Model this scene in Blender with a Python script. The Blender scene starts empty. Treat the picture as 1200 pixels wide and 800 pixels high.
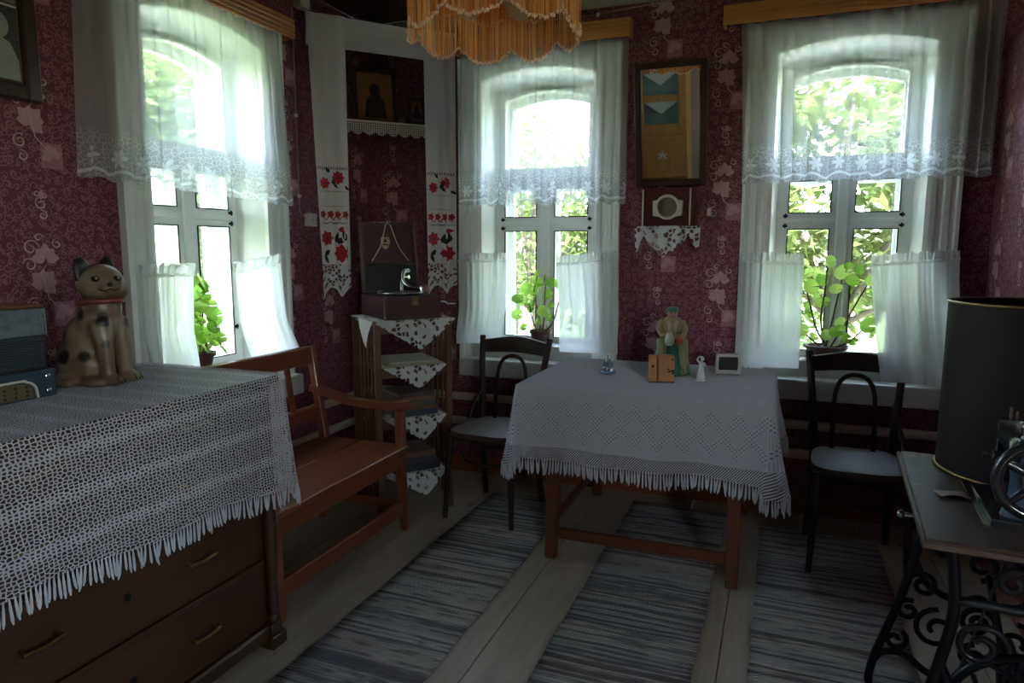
import bpy, bmesh, math, random
from mathutils import Vector, Matrix, noise
PI = math.pi
R = math.radians
SC = bpy.context.scene
COL = SC.collection

# ------------------------------------------------------------------ camera
F_PX = 810.0
cam_d = bpy.data.cameras.new('camera')
cam = bpy.data.objects.new('camera', cam_d); COL.objects.link(cam)
cam_d.sensor_width = 36.0; cam_d.lens = F_PX / 1200 * 36.0
cam_d.clip_start = 0.05; cam_d.clip_end = 300
_y, _p, _r = R(21.2), R(7.65), R(0.1)
_f = Vector((-math.sin(_y) * math.cos(_p), math.cos(_y) * math.cos(_p), -math.sin(_p)))
_rt = Vector((math.cos(_y), math.sin(_y), 0)); _up = _rt.cross(_f)
_rt2 = _rt * math.cos(_r) + _up * math.sin(_r); _up2 = -_rt * math.sin(_r) + _up * math.cos(_r)
M = Matrix((_rt2, _up2, -_f)).transposed().to_4x4(); M.translation = (0, 0, 1.40)
cam.matrix_world = M
SC.camera = cam

# ------------------------------------------------------------------ sky, sun, exposure
W = bpy.data.worlds.new('sky'); SC.world = W; W.use_nodes = True
nt = W.node_tree
bg = nt.nodes['Background']
sky = nt.nodes.new('ShaderNodeTexSky'); sky.sky_type = 'NISHITA'
sky.sun_disc = False; sky.sun_elevation = R(50); sky.sun_rotation = R(160)
sky.air_density = 1.0; sky.dust_density = 1.2; sky.ozone_density = 1.6
hz = nt.nodes.new('ShaderNodeHueSaturation'); hz.inputs['Saturation'].default_value = .7      # hazy summer sky
nt.links.new(sky.outputs[0], hz.inputs['Color']); nt.links.new(hz.outputs[0], bg.inputs[0]); bg.inputs[1].default_value = 1.25
sun_d = bpy.data.lights.new('sun', 'SUN'); sun_d.energy = 4.0; sun_d.angle = R(0.6); sun_d.color = (1, .97, .93)
sun = bpy.data.objects.new('sun', sun_d); COL.objects.link(sun)
sun.rotation_euler = Vector((-0.50, 0.62, -0.95)).to_track_quat('-Z', 'Y').to_euler()
vs = SC.view_settings
vs.view_transform = 'Standard'; vs.look = 'None'; vs.gamma = 1.0; vs.use_curve_mapping = False
vs.exposure = 2.65
SC.cycles.max_bounces = 10; SC.cycles.diffuse_bounces = 6; SC.cycles.transparent_max_bounces = 24
SC.cycles.transmission_bounces = 6; SC.cycles.glossy_bounces = 4
SC.cycles.caustics_reflective = False; SC.cycles.caustics_refractive = False
SC.cycles.sample_clamp_indirect = 8.0

# ------------------------------------------------------------------ helpers
class MB:
    """Collects shapes; build() links them as ONE mesh object."""
    def __init__(s): s.v = []; s.f = []; s.m = []; s.uv = {}; s.mi = 0; s.M = Matrix.Identity(4)
    def add(s, vs_, fs, uvs=None):
        o = len(s.v)
        s.v += [s.M @ Vector(p) for p in vs_]
        s.f += [tuple(i + o for i in f) for f in fs]; s.m += [s.mi] * len(fs)
        if uvs:
            for i, t in enumerate(uvs): s.uv[o + i] = t
        return s
    def box(s, x0, y0, z0, x1, y1, z1):
        v = [(x0, y0, z0), (x1, y0, z0), (x1, y1, z0), (x0, y1, z0), (x0, y0, z1), (x1, y0, z1), (x1, y1, z1), (x0, y1, z1)]
        return s.add(v, [(0, 3, 2, 1), (4, 5, 6, 7), (0, 1, 5, 4), (1, 2, 6, 5), (2, 3, 7, 6), (3, 0, 4, 7)])
    def bar(s, a, b, w, h, up=(0, 0, 1), w2=None, h2=None):
        a = Vector(a); b = Vector(b); d = (b - a).normalized(); u = Vector(up)
        x = d.cross(u)
        if x.length < 1e-4: x = d.cross(Vector((0, 1, 0)))
        x.normalize(); z = x.cross(d).normalized()
        w2 = w if w2 is None else w2; h2 = h if h2 is None else h2
        v = []
        for p, ww, hh in ((a, w, h), (b, w2, h2)):
            v += [p - x * ww / 2 - z * hh / 2, p + x * ww / 2 - z * hh / 2, p + x * ww / 2 + z * hh / 2, p - x * ww / 2 + z * hh / 2]
        return s.add(v, [(0, 3, 2, 1), (4, 5, 6, 7), (0, 1, 5, 4), (1, 2, 6, 5), (2, 3, 7, 6), (3, 0, 4, 7)])
    def tube(s, pts, r, n=8, cap=True, closed=False):
        pts = [Vector(p) for p in pts]; k = len(pts)
        rr = r if isinstance(r, (list, tuple)) else [r] * k
        v = []; fs = []; px = None
        for i, p in enumerate(pts):
            if closed: d = pts[(i + 1) % k] - pts[i - 1]
            else: d = pts[min(i + 1, k - 1)] - pts[max(i - 1, 0)]
            d.normalize()
            if px is None:
                px = d.cross(Vector((0, 0, 1)))
                if px.length < 1e-3: px = d.cross(Vector((0, 1, 0)))
            px = (px - d * px.dot(d)).normalized(); py = d.cross(px)
            for j in range(n):
                a = 2 * PI * j / n
                v.append(p + (px * math.cos(a) + py * math.sin(a)) * rr[i])
        for i in range(k if closed else k - 1):
            i2 = (i + 1) % k
            for j in range(n):
                fs.append((i * n + j, i * n + (j + 1) % n, i2 * n + (j + 1) % n, i2 * n + j))
        if cap and not closed:
            fs.append(tuple(range(n))[::-1]); fs.append(tuple((k - 1) * n + j for j in range(n)))
        return s.add(v, fs)
    def lathe(s, prof, n=24, c=(0, 0, 0), cap=True):
        v = []; fs = []; k = len(prof)
        for r, z in prof:
            for j in range(n):
                a = 2 * PI * j / n
                v.append((c[0] + r * math.cos(a), c[1] + r * math.sin(a), c[2] + z))
        for i in range(k - 1):
            for j in range(n): fs.append((i * n + j, i * n + (j + 1) % n, (i + 1) * n + (j + 1) % n, (i + 1) * n + j))
        if cap:
            fs.append(tuple(range(n))[::-1]); fs.append(tuple((k - 1) * n + j for j in range(n)))
        return s.add(v, fs)
    def prism(s, poly, a, b, axis='y'):
        n = len(poly)
        def P(p, t):
            return (p[0], t, p[1]) if axis == 'y' else ((t, p[0], p[1]) if axis == 'x' else (p[0], p[1], t))
        v = [P(p, a) for p in poly] + [P(p, b) for p in poly]
        fs = [tuple(range(n)), tuple(range(2 * n - 1, n - 1, -1))]
        fs += [(i, i + n, (i + 1) % n + n, (i + 1) % n) for i in range(n)]
        return s.add(v, fs)
    def grid(s, fn, nu, nv, uvf=None, closeu=False):
        v = []; uvs = []; fs = []
        for j in range(nv + 1):
            for i in range(nu + 1):
                v.append(fn(i / nu, j / nv)); uvs.append(uvf(i / nu, j / nv) if uvf else (i / nu, j / nv))
        for j in range(nv):
            for i in range(nu):
                a = j * (nu + 1) + i
                fs.append((a, a + 1, a + nu + 2, a + nu + 1))
        return s.add(v, fs, uvs)
    def ball(s, c, r, n=12, m=8, rot=None):
        r = (r, r, r) if isinstance(r, (int, float)) else r
        v = [(0, 0, -1)]; fs = []
        for i in range(1, m):
            t = -PI / 2 + PI * i / m
            for j in range(n):
                a = 2 * PI * j / n; v.append((math.cos(t) * math.cos(a), math.cos(t) * math.sin(a), math.sin(t)))
        v.append((0, 0, 1)); L = len(v) - 1
        for j in range(n):
            fs.append((0, 1 + (j + 1) % n, 1 + j)); b = 1 + (m - 2) * n
            fs.append((b + j, b + (j + 1) % n, L))
        for i in range(m - 2):
            for j in range(n):
                a = 1 + i * n
                fs.append((a + j, a + (j + 1) % n, a + n + (j + 1) % n, a + n + j))
        q = rot or Matrix.Identity(3)
        return s.add([Vector(c) + q @ Vector((p[0] * r[0], p[1] * r[1], p[2] * r[2])) for p in v], fs)
    def build(s, name, mats, parent=None, bevel=0, seg=1, smooth=0, loc=None, rot=None, recalc=True):
        me = bpy.data.meshes.new(name)
        me.from_pydata([tuple(p) for p in s.v], [], s.f)
        mats = mats if isinstance(mats, (list, tuple)) else [mats]
        for m in mats: me.materials.append(m)
        if len(mats) > 1: me.polygons.foreach_set('material_index', s.m)
        if s.uv:
            ul = me.uv_layers.new(name='UVMap')
            for l in me.loops: ul.data[l.index].uv = s.uv.get(l.vertex_index, (0, 0))
        if recalc or bevel:
            bm = bmesh.new(); bm.from_mesh(me)
            if recalc: bmesh.ops.recalc_face_normals(bm, faces=bm.faces)
            if bevel:
                es = [e for e in bm.edges if len(e.link_faces) == 2 and e.calc_face_angle(0) > 0.6]
                bmesh.ops.bevel(bm, geom=es, offset=bevel, segments=seg, profile=.7, affect='EDGES', clamp_overlap=True)
            bm.to_mesh(me); bm.free()
        if smooth:
            me.shade_smooth(); me.set_sharp_from_angle(angle=R(smooth))
        me.update()
        return link(name, me, parent, loc, rot)

def link(name, me, parent=None, loc=None, rot=None):
    o = bpy.data.objects.new(name, me); COL.objects.link(o)
    if parent: o.parent = parent
    if loc is not None: o.location = loc
    if rot is not None: o.rotation_euler = rot
    return o

def tag(o, label=None, cat=None, group=None, kind=None):
    if label: o['label'] = label
    if cat: o['category'] = cat
    if group: o['group'] = group
    if kind: o['kind'] = kind
    return o

def thing(name, label, cat, loc=(0, 0, 0), rz=0, group=None, kind=None):
    o = bpy.data.objects.new(name, None); COL.objects.link(o)
    o.location = loc; o.rotation_euler = (0, 0, rz); o.empty_display_size = .05
    return tag(o, label, cat, group, kind)

def bez(p, n=12):
    """Catmull-Rom through points."""
    p = [Vector(q) for q in p]; out = []
    for i in range(len(p) - 1):
        a = p[i - 1] if i else p[0] * 2 - p[1]; b = p[i]; c = p[i + 1]
        d = p[i + 2] if i + 2 < len(p) else p[-1] * 2 - p[-2]
        for k in range(n):
            t = k / n
            out.append(.5 * ((2 * b) + (c - a) * t + (2 * a - 5 * b + 4 * c - d) * t * t + (3 * b - a - 3 * c + d) * t ** 3))
    out.append(p[-1]); return out

def remesh(o, vox, smooth=6, fac=.5):
    m = o.modifiers.new('r', 'REMESH'); m.mode = 'VOXEL'; m.voxel_size = vox; m.use_smooth_shade = True
    if smooth:
        k = o.modifiers.new('s', 'SMOOTH'); k.iterations = smooth; k.factor = fac
    return o

# ------------------------------------------------------------------ materials
class NB:
    def __init__(s, name):
        s.mat = bpy.data.materials.new(name); s.mat.use_nodes = True
        s.t = s.mat.node_tree; s.t.nodes.clear()
        s.out = s.t.nodes.new('ShaderNodeOutputMaterial')
    def n(s, typ, ins=None, **props):
        k = s.t.nodes.new('ShaderNode' + typ)
        for a, b in props.items(): setattr(k, a, b)
        for a, b in (ins or {}).items(): s.set(k.inputs[a], b)
        return k
    def set(s, sock, val):
        if isinstance(val, bpy.types.NodeSocket): s.t.links.new(val, sock)
        elif isinstance(val, bpy.types.Node): s.t.links.new(val.outputs[0], sock)
        elif isinstance(val, (tuple, list)) and len(val) == 3 and sock.type == 'RGBA': sock.default_value = (*val, 1)
        else: sock.default_value = val
    def m(s, op, a, b=None, c=None, clamp=False):
        k = s.t.nodes.new('ShaderNodeMath'); k.operation = op; k.use_clamp = clamp
        for i, q in enumerate((a, b, c)):
            if q is not None: s.set(k.inputs[i], q)
        return k.outputs[0]
    def ramp(s, fac, stops, interp='LINEAR'):
        k = s.t.nodes.new('ShaderNodeValToRGB'); k.color_ramp.interpolation = interp
        e = k.color_ramp.elements
        while len(e) > 1: e.remove(e[0])
        for i, (p, c) in enumerate(stops):
            q = e[0] if i == 0 else e.new(p)
            q.position = p; q.color = (*c, 1) if len(c) == 3 else c
        s.set(k.inputs[0], fac); return k.outputs[0]
    def mix(s, fac, a, b):
        k = s.t.nodes.new('ShaderNodeMix'); k.data_type = 'RGBA'
        s.set(k.inputs[0], fac); s.set(k.inputs[6], a); s.set(k.inputs[7], b); return k.outputs[2]
    def smooth(s, x, lo, hi):
        k = s.t.nodes.new('ShaderNodeMapRange'); k.interpolation_type = 'SMOOTHSTEP'
        s.set(k.inputs[0], x); k.inputs[1].default_value = lo; k.inputs[2].default_value = hi; return k.outputs[0]
    def coord(s, kind='Object', scale=(1, 1, 1), rot=(0, 0, 0), loc=(0, 0, 0)):
        c = s.n('TexCoord'); mp = s.n('Mapping', {'Vector': c.outputs[kind], 'Scale': scale, 'Rotation': rot, 'Location': loc}); return mp.outputs[0]
    def surf(s, sh): s.t.links.new(sh.outputs[0] if isinstance(sh, bpy.types.Node) else sh, s.out.inputs[0]); return s.mat
    def pbr(s, col, rough=.5, metal=0, bump=None, bstr=.2, bdist=.002, spec=.5, coat=0, **kw):
        b = s.n('BsdfPrincipled', {'Base Color': col, 'Roughness': rough, 'Metallic': metal, 'Specular IOR Level': spec, 'Coat Weight': coat})
        for a, v in kw.items(): s.set(b.inputs[a.replace('_', ' ')], v)
        if bump is not None:
            k = s.n('Bump', {'Height': bump, 'Strength': bstr, 'Distance': bdist}); s.t.links.new(k.outputs[0], b.inputs['Normal'])
        return b

def plain(name, col, rough=.5, metal=0, noise_amt=.12, scale=18, spec=.5, coat=0, bstr=.1):
    b = NB(name); co = b.coord()
    nz = b.n('TexNoise', {'Vector': co, 'Scale': scale, 'Detail': 4}).outputs[0]
    c = b.mix(nz, tuple(x * (1 - noise_amt) for x in col), tuple(min(1, x * (1 + noise_amt)) for x in col))
    return b.surf(b.pbr(c, rough, metal, nz, bstr, .001, spec, coat))

def wood(name, c1, c2, axis='y', scale=1.0, rough=.4, coat=0, knots=False, wear=None, spec=.5):
    """Grain running along an object axis."""
    b = NB(name)
    st = {'x': (.12, 1, 1), 'y': (1, .12, 1), 'z': (1, 1, .12)}[axis]
    info = b.n('ObjectInfo')
    off = b.n('CombineXYZ', {'X': b.m('MULTIPLY', info.outputs['Random'], 13.7), 'Y': b.m('MULTIPLY', info.outputs['Random'], 7.1), 'Z': b.m('MULTIPLY', info.outputs['Random'], 4.3)})
    tc = b.n('TexCoord'); ad = b.n('VectorMath', {0: tc.outputs['Object'], 1: off.outputs[0]}, operation='ADD')
    co = b.n('Mapping', {'Vector': ad.outputs[0], 'Scale': st}).outputs[0]
    n1 = b.n('TexNoise', {'Vector': co, 'Scale': 14 * scale, 'Detail': 6, 'Roughness': .6, 'Distortion': .6}).outputs[0]
    n2 = b.n('TexNoise', {'Vector': co, 'Scale': 70 * scale, 'Detail': 3}).outputs[0]
    f = b.m('ADD', b.m('MULTIPLY', n1, .75), b.m('MULTIPLY', n2, .3))
    c = b.ramp(f, [(.3, c1), (.75, c2)])
    if knots:
        v = b.n('TexVoronoi', {'Vector': b.n('Mapping', {'Vector': ad.outputs[0], 'Scale': (2.8, 1.5, 1)}).outputs[0], 'Scale': 1.0}).outputs['Distance']
        c = b.mix(b.smooth(v, .02, .07), tuple(x * .25 for x in c1), c)
    if wear:
        n3 = b.n('TexNoise', {'Vector': tc.outputs['Object'], 'Scale': 9, 'Detail': 5, 'Roughness': .7}).outputs[0]
        c = b.mix(b.smooth(n3, .55, .72), c, wear)
    return b.surf(b.pbr(c, rough, 0, f, .15, .001, spec, coat))

def cloth_mat(name, col, alpha=None, trans=.45, rough=.9):
    """Diffuse + translucent fabric; alpha: function(b)->socket of opacity or a number."""
    b = NB(name)
    c = col(b) if callable(col) else col
    d = b.n('BsdfDiffuse', {'Color': c, 'Roughness': 1.0}); t = b.n('BsdfTranslucent', {'Color': c})
    s = b.n('MixShader', {0: trans, 1: d.outputs[0], 2: t.outputs[0]})
    if alpha is not None:
        a = alpha(b) if callable(alpha) else alpha
        s = b.n('MixShader', {0: a, 1: b.n('BsdfTransparent').outputs[0], 2: s.outputs[0]})
    return b.surf(s)

def wallpaper(name, ax):
    b = NB(name)
    sep = b.n('SeparateXYZ', {0: b.n('TexCoord').outputs['Object']})
    co = b.n('CombineXYZ', {'X': sep.outputs[ax], 'Y': sep.outputs['Z']}).outputs[0]
    wob = b.n('TexNoise', {'Vector': co, 'Scale': 30, 'Detail': 1}).outputs['Color']
    cw = b.n('VectorMath', {0: co, 1: b.n('VectorMath', {0: wob, 'Scale': .008}, operation='SCALE').outputs[0]}, operation='ADD').outputs[0]
    lines = None
    for k, (sc_, off, r0, w) in enumerate(((30, 0, .0085, .0017), (30, .37, .0095, .0015), (19, .71, .014, .0017))):
        cc = b.n('VectorMath', {0: cw, 1: (off, off * 1.7, 0)}, operation='ADD').outputs[0]
        v = b.n('TexVoronoi', {'Vector': cc, 'Scale': sc_, 'Randomness': .75}, voronoi_dimensions='2D')
        d = b.n('VectorMath', {0: cc, 1: v.outputs['Position']}, operation='SUBTRACT').outputs[0]
        ds = b.n('SeparateXYZ', {0: d}); rnd = b.n('SeparateColor', {0: v.outputs['Color']})
        ang = b.m('FRACT', b.m('ADD', b.m('DIVIDE', b.m('ARCTAN2', ds.outputs[1], ds.outputs[0]), 2 * PI), rnd.outputs[0]))
        r = b.n('VectorMath', {0: d}, operation='LENGTH').outputs['Value']
        tgt = b.m('MULTIPLY_ADD', ang, r0 * 1.1, r0 * .35)
        ln = b.m('SUBTRACT', 1, b.smooth(b.m('ABSOLUTE', b.m('SUBTRACT', r, tgt)), w * .5, w * 1.3))
        ln = b.m('MULTIPLY', ln, b.m('GREATER_THAN', ang, .12))
        lines = ln if lines is None else b.m('MAXIMUM', lines, ln)
    big = b.n('TexNoise', {'Vector': co, 'Scale': 1.3, 'Detail': 2}).outputs[0]
    base = b.mix(big, (.118, .022, .040), (.158, .033, .056))
    c = b.mix(b.m('MULTIPLY', lines, .58), base, (.40, .20, .21))
    return b.surf(b.pbr(c, .62, 0, lines, .25, .0004, .35))

MAT = {}
MAT['wall_x'] = wallpaper('wallpaper_back', 'X'); MAT['wall_y'] = wallpaper('wallpaper_side', 'Y')
MAT['print_pale'] = plain('print_pale', (.46, .25, .26), .6, noise_amt=.3, scale=60)
MAT['print_patch'] = plain('print_patch', (.34, .14, .17), .6, noise_amt=.3, scale=40)
MAT['print_line'] = plain('print_line', (.50, .36, .35), .6)
MAT['white_paint'] = plain('white_paint', (.78, .78, .74), .38, noise_amt=.05, scale=9)
MAT['sill_paint'] = plain('sill_paint', (.50, .49, .46), .4, noise_amt=.08, scale=9)
MAT['pipe_paint'] = plain('pipe_paint', (.55, .43, .33), .35, noise_amt=.06)
MAT['black_metal'] = plain('black_metal', (.012, .012, .013), .35, .6, scale=40)
MAT['floor'] = wood('floor_boards', (.30, .235, .175), (.48, .385, .29), 'y', 1.0, .42, knots=True)
MAT['ceiling'] = wood('ceiling_boards', (.05, .022, .014), (.10, .045, .025), 'x', 1.0, .5)
MAT['rod'] = wood('varnished_pine', (.42, .15, .035), (.62, .27, .07), 'x', .8, .28, coat=.3)
MAT['rod_red'] = wood('varnished_board', (.48, .16, .038), (.66, .27, .075), 'x', .8, .3, coat=.25)
MAT['dark_wood'] = wood('dark_stained_wood', (.020, .010, .007), (.050, .022, .013), 'z', 1.0, .32, coat=.2)
MAT['chair_wood'] = wood('chair_wood', (.016, .009, .007), (.038, .020, .013), 'z', 1.2, .42, coat=.0, spec=.3)
MAT['chair_seat'] = wood('chair_seat_wood', (.040, .022, .015), (.10, .056, .038), 'x', .8, .4, coat=.05, spec=.35)
MAT['dresser'] = wood('dresser_wood', (.024, .009, .004), (.066, .026, .010), 'y', .8, .38, coat=.15)
MAT['bench'] = wood('bench_wood', (.145, .040, .019), (.235, .068, .030), 'y', .9, .36, coat=.1)
MAT['table'] = wood('table_wood', (.080, .020, .009), (.14, .036, .015), 'z', .9, .36, coat=.1)
MAT['stand'] = wood('stand_wood', (.085, .036, .015), (.165, .075, .032), 'z', 1.2, .42)
MAT['cupboard'] = wood('cupboard_wood', (.34, .16, .035), (.52, .27, .07), 'z', .9, .38)
MAT['sew_wood'] = wood('sewing_table_wood', (.045, .026, .019), (.105, .064, .048), 'y', .9, .36, coat=.1, wear=(.17, .12, .10))
MAT['iron'] = plain('cast_iron', (.010, .010, .012), .32, .5, scale=60)
MAT['brass'] = plain('aged_brass', (.30, .19, .07), .35, 1.0, scale=60)
MAT['steel'] = plain('polished_steel', (.62, .60, .57), .2, 1.0, scale=60)
MAT['paper'] = plain('old_paper', (.26, .20, .14), .85, scale=60)
MAT['ivory'] = plain('ivory_plastic', (.60, .54, .43), .35, noise_amt=.04)
b = NB('window_glass')
gl = b.n('BsdfGlossy', {'Color': (1, 1, 1), 'Roughness': .02}); tr = b.n('BsdfTransparent', {'Color': (.96, .98, .97)})
MAT['glass'] = b.surf(b.n('MixShader', {0: .045, 1: tr.outputs[0], 2: gl.outputs[0]}))
b = NB('mirror_silver'); MAT['mirror'] = b.surf(b.n('BsdfGlossy', {'Color': (.82, .85, .82), 'Roughness': .005}))

# ------------------------------------------------------------------ fabrics
def _uv(b):
    s = b.n('SeparateXYZ', {0: b.n('TexCoord').outputs['UV']}); return s.outputs[0], s.outputs[1]
def _vec(b, x, y): return b.n('CombineXYZ', {'X': x, 'Y': y}).outputs[0]
def _edge(b, vec, scale, rnd=1.0):
    return b.n('TexVoronoi', {'Vector': vec, 'Scale': scale, 'Randomness': rnd}, voronoi_dimensions='2D', feature='DISTANCE_TO_EDGE').outputs['Distance']
def sheer_alpha(b):
    u, v = _uv(b); uv = _vec(b, u, v)
    d = _edge(b, uv, 55); ln = b.m('SUBTRACT', 1, b.smooth(d, .03, .10))
    # flowers in the border: rosettes every 12 cm
    fu = b.m('SUBTRACT', b.m('FRACT', b.m('DIVIDE', u, .13)), .5); fx = b.m('MULTIPLY', fu, .13)
    fy = b.m('SUBTRACT', v, .085); r = b.m('SQRT', b.m('ADD', b.m('MULTIPLY', fx, fx), b.m('MULTIPLY', fy, fy)))
    an = b.m('ARCTAN2', fy, fx); pet = b.m('MULTIPLY_ADD', b.m('ABSOLUTE', b.m('COSINE', b.m('MULTIPLY', an, 3))), .026, .012)
    ros = b.m('SUBTRACT', 1, b.smooth(b.m('SUBTRACT', r, pet), -.002, .003))
    scal = b.m('MULTIPLY_ADD', b.m('ABSOLUTE', b.m('SINE', b.m('MULTIPLY', u, PI / .13))), .018, .018)
    hem = b.m('SUBTRACT', 1, b.smooth(b.m('ABSOLUTE', b.m('SUBTRACT', v, scal)), .004, .009))
    border = b.m('SUBTRACT', 1, b.smooth(v, .15, .20))
    pat = b.m('MULTIPLY', b.m('MAXIMUM', b.m('MAXIMUM', b.m('MULTIPLY', ln, .6), b.m('MULTIPLY', ros, .85)), hem), border)
    nz = b.n('TexNoise', {'Vector': uv, 'Scale': 16, 'Detail': 3}).outputs[0]
    sprig = b.m('MULTIPLY', nz, .0)
    a = b.m('MAXIMUM', b.m('MAXIMUM', pat, sprig), .0)
    return b.m('ADD', .34, b.m('MULTIPLY', a, .5), clamp=True)
MAT['sheer'] = cloth_mat('lace_tulle', (.84, .86, .88), sheer_alpha, .5)
MAT['cotton'] = cloth_mat('white_cotton', (.86, .86, .86), .90, .64)
def crochet_alpha(b):
    u, v = _uv(b); uv = _vec(b, b.m('MULTIPLY', u, 1.0), b.m('MULTIPLY', v, 1.35))
    d = _edge(b, uv, 82, .62)
    thick = b.m('MULTIPLY_ADD', b.m('SUBTRACT', 1, b.smooth(b.m('ABSOLUTE', b.m('SUBTRACT', b.m('FRACT', b.m('DIVIDE', v, .11)), .5)), .05, .2)), .08, .14)
    return b.m('SUBTRACT', 1, b.smooth(b.m('SUBTRACT', d, thick), -.02, .03))
MAT['crochet'] = cloth_mat('open_crochet', (.58, .54, .56), crochet_alpha, .25)
def filet_alpha(b):
    u, v = _uv(b)
    # v = distance below table edge (negative on the top)
    tri = b.m('ABSOLUTE', b.m('SUBTRACT', b.m('FRACT', b.m('DIVIDE', u, .21)), .5))
    z = b.m('SUBTRACT', v, b.m('MULTIPLY_ADD', tri, .30, .02))
    zz2 = b.m('SUBTRACT', v, b.m('MULTIPLY_ADD', b.m('SUBTRACT', .5, tri), .30, .02))
    band = b.m('MAXIMUM', b.m('LESS_THAN', b.m('ABSOLUTE', b.m('SUBTRACT', z, .045)), .024), b.m('LESS_THAN', b.m('ABSOLUTE', b.m('SUBTRACT', zz2, .045)), .024))
    band2 = b.m('GREATER_THAN', v, .262)
    fine = _edge(b, _vec(b, u, v), 170, .0)
    fa = b.m('SUBTRACT', 1, b.m('MULTIPLY', b.smooth(fine, .18, .32), .5))
    p = b.m('ADD', u, v); q = b.m('SUBTRACT', u, v)
    g1 = b.m('ABSOLUTE', b.m('SUBTRACT', b.m('FRACT', b.m('DIVIDE', p, .018)), .5)); g2 = b.m('ABSOLUTE', b.m('SUBTRACT', b.m('FRACT', b.m('DIVIDE', q, .018)), .5))
    net = b.m('SUBTRACT', 1, b.m('MULTIPLY', b.smooth(b.m('MINIMUM', b.m('SUBTRACT', .5, g1), b.m('SUBTRACT', .5, g2)), .20, .28), .6))
    p3 = b.m('ADD', u, b.m('MULTIPLY', v, .9)); g3 = b.m('SUBTRACT', .5, b.m('ABSOLUTE', b.m('SUBTRACT', b.m('FRACT', b.m('DIVIDE', p3, .011)), .5)))
    lat = b.m('SUBTRACT', 1, b.m('MULTIPLY', b.smooth(g3, .20, .30), .7))
    a = b.mix(band, fa, net); a = b.mix(band2, a, lat)
    return a
MAT['filet'] = cloth_mat('filet_crochet', (.60, .57, .60), filet_alpha, .25)
def cutwork_alpha(b):
    u, v = _uv(b); uv = _vec(b, u, v)
    nz = b.n('TexNoise', {'Vector': uv, 'Scale': 20, 'Detail': 2}).outputs['Color']
    w = b.n('VectorMath', {0: uv, 1: b.n('VectorMath', {0: nz, 'Scale': .02}, operation='SCALE').outputs[0]}, operation='ADD').outputs[0]
    d = _edge(b, w, 42, .8); vv = b.n('TexVoronoi', {'Vector': w, 'Scale': 42, 'Randomness': .8}, voronoi_dimensions='2D').outputs['Color']
    keep = b.m('GREATER_THAN', b.n('SeparateColor', {0: vv}).outputs[0], .52)
    hole = b.m('MULTIPLY', b.smooth(d, .10, .16), keep)
    return b.m('SUBTRACT', 1, b.m('MULTIPLY', hole, .95))
MAT['cutwork'] = cloth_mat('cutwork_linen', (.70, .69, .68), cutwork_alpha, .2)
MAT['linen'] = cloth_mat('plain_linen', (.80, .76, .75), None, .25)
MAT['tassel'] = cloth_mat('cotton_tassel', (.58, .56, .59), None, .2)
MAT['towel_lace'] = cloth_mat('towel_lace', (.72, .68, .67), cutwork_alpha, .2)
def rug_col(seed):
    def f(b):
        s = b.n('SeparateXYZ', {0: b.n('TexCoord').outputs['Object']})
        wob = b.n('TexNoise', {'Vector': b.n('TexCoord').outputs['Object'], 'Scale': 7, 'Detail': 2}).outputs[0]
        y = b.m('ADD', b.m('ADD', s.outputs[1], seed), b.m('MULTIPLY', wob, .016))
        x = b.m('MULTIPLY', s.outputs[0], 6)
        row = b.m('DIVIDE', b.m('FLOOR', b.m('MULTIPLY', y, 72)), 72)
        n1 = b.n('TexWhiteNoise', {'W': row}, noise_dimensions='1D').outputs['Value']
        n2 = b.n('TexNoise', {'Vector': _vec(b, x, b.m('MULTIPLY', row, 300)), 'Scale': 1, 'Detail': 2}).outputs[0]
        n3 = b.n('TexNoise', {'Vector': _vec(b, b.m('MULTIPLY', x, .1), b.m('MULTIPLY', y, 3.5)), 'Scale': 1, 'Detail': 2}).outputs[0]
        k = b.m('ADD', b.m('MULTIPLY', n1, .62), b.m('MULTIPLY', n2, .42))
        tint = b.ramp(n3, [(.35, (.48, .40, .33)), (.48, (.36, .36, .38)), (.6, (.46, .36, .33)), (.7, (.46, .43, .38))])
        c = b.ramp(k, [(.22, (.02, .02, .03)), (.33, (.07, .085, .13)), (.40, (.36, .34, .32)), (.62, (.46, .42, .38)), (.70, (.10, .08, .09)), (.78, (.54, .49, .44))])
        return b.mix(.34, c, tint)
    return f
def rug_mat(name, seed):
    b = NB(name); c = rug_col(seed)(b)
    y = b.n('SeparateXYZ', {0: b.n('TexCoord').outputs['Object']}).outputs[1]
    h = b.m('SINE', b.m('MULTIPLY', b.m('ADD', y, seed), 72 * 2 * PI))
    nz = b.n('TexNoise', {'Vector': b.coord(), 'Scale': 120, 'Detail': 3}).outputs[0]
    return b.surf(b.pbr(c, .95, 0, b.m('ADD', h, nz), .8, .004, .1))

# ------------------------------------------------------------------ the room
WX, WY, WR, WB, CZ = -2.46, 3.87, 2.6, -1.72, 2.76      # left wall, back wall, right wall, rear wall, ceiling
OPEN, ZS, ZA, ZT = .35, .74, 2.36, 2.415                # window half width, sill, arch spring, arch crown
W1, W2, W3 = 2.52, -1.345, .28
WEXTRA = .50  # added left-wall window out of view, placed to light the partition
T = .36

floor = thing('floor', None, None, kind='structure')
fb = MB(); fb.box(WX - T, WB - .2, -.12, WR + .2, WY + T, -.03); fb.build('subfloor', MAT['dark_wood'], floor)
edges = [WX]
random.seed(4)
x = -.915
left = []
while x > WX: left.append(x); x -= random.choice((.25, .27, .29))
edges += left[::-1]; x = -.915
while x < WR - .3: x += random.choice((.26, .28, .3)); edges.append(min(x, WR))
edges[-1] = WR
for i in range(len(edges) - 1):
    m = MB(); m.box(edges[i] + .0015, WB, -.03, edges[i + 1] - .0015, WY, random.uniform(-.0015, 0))
    m.build('plank', MAT['floor'], floor, bevel=.002)

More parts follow.
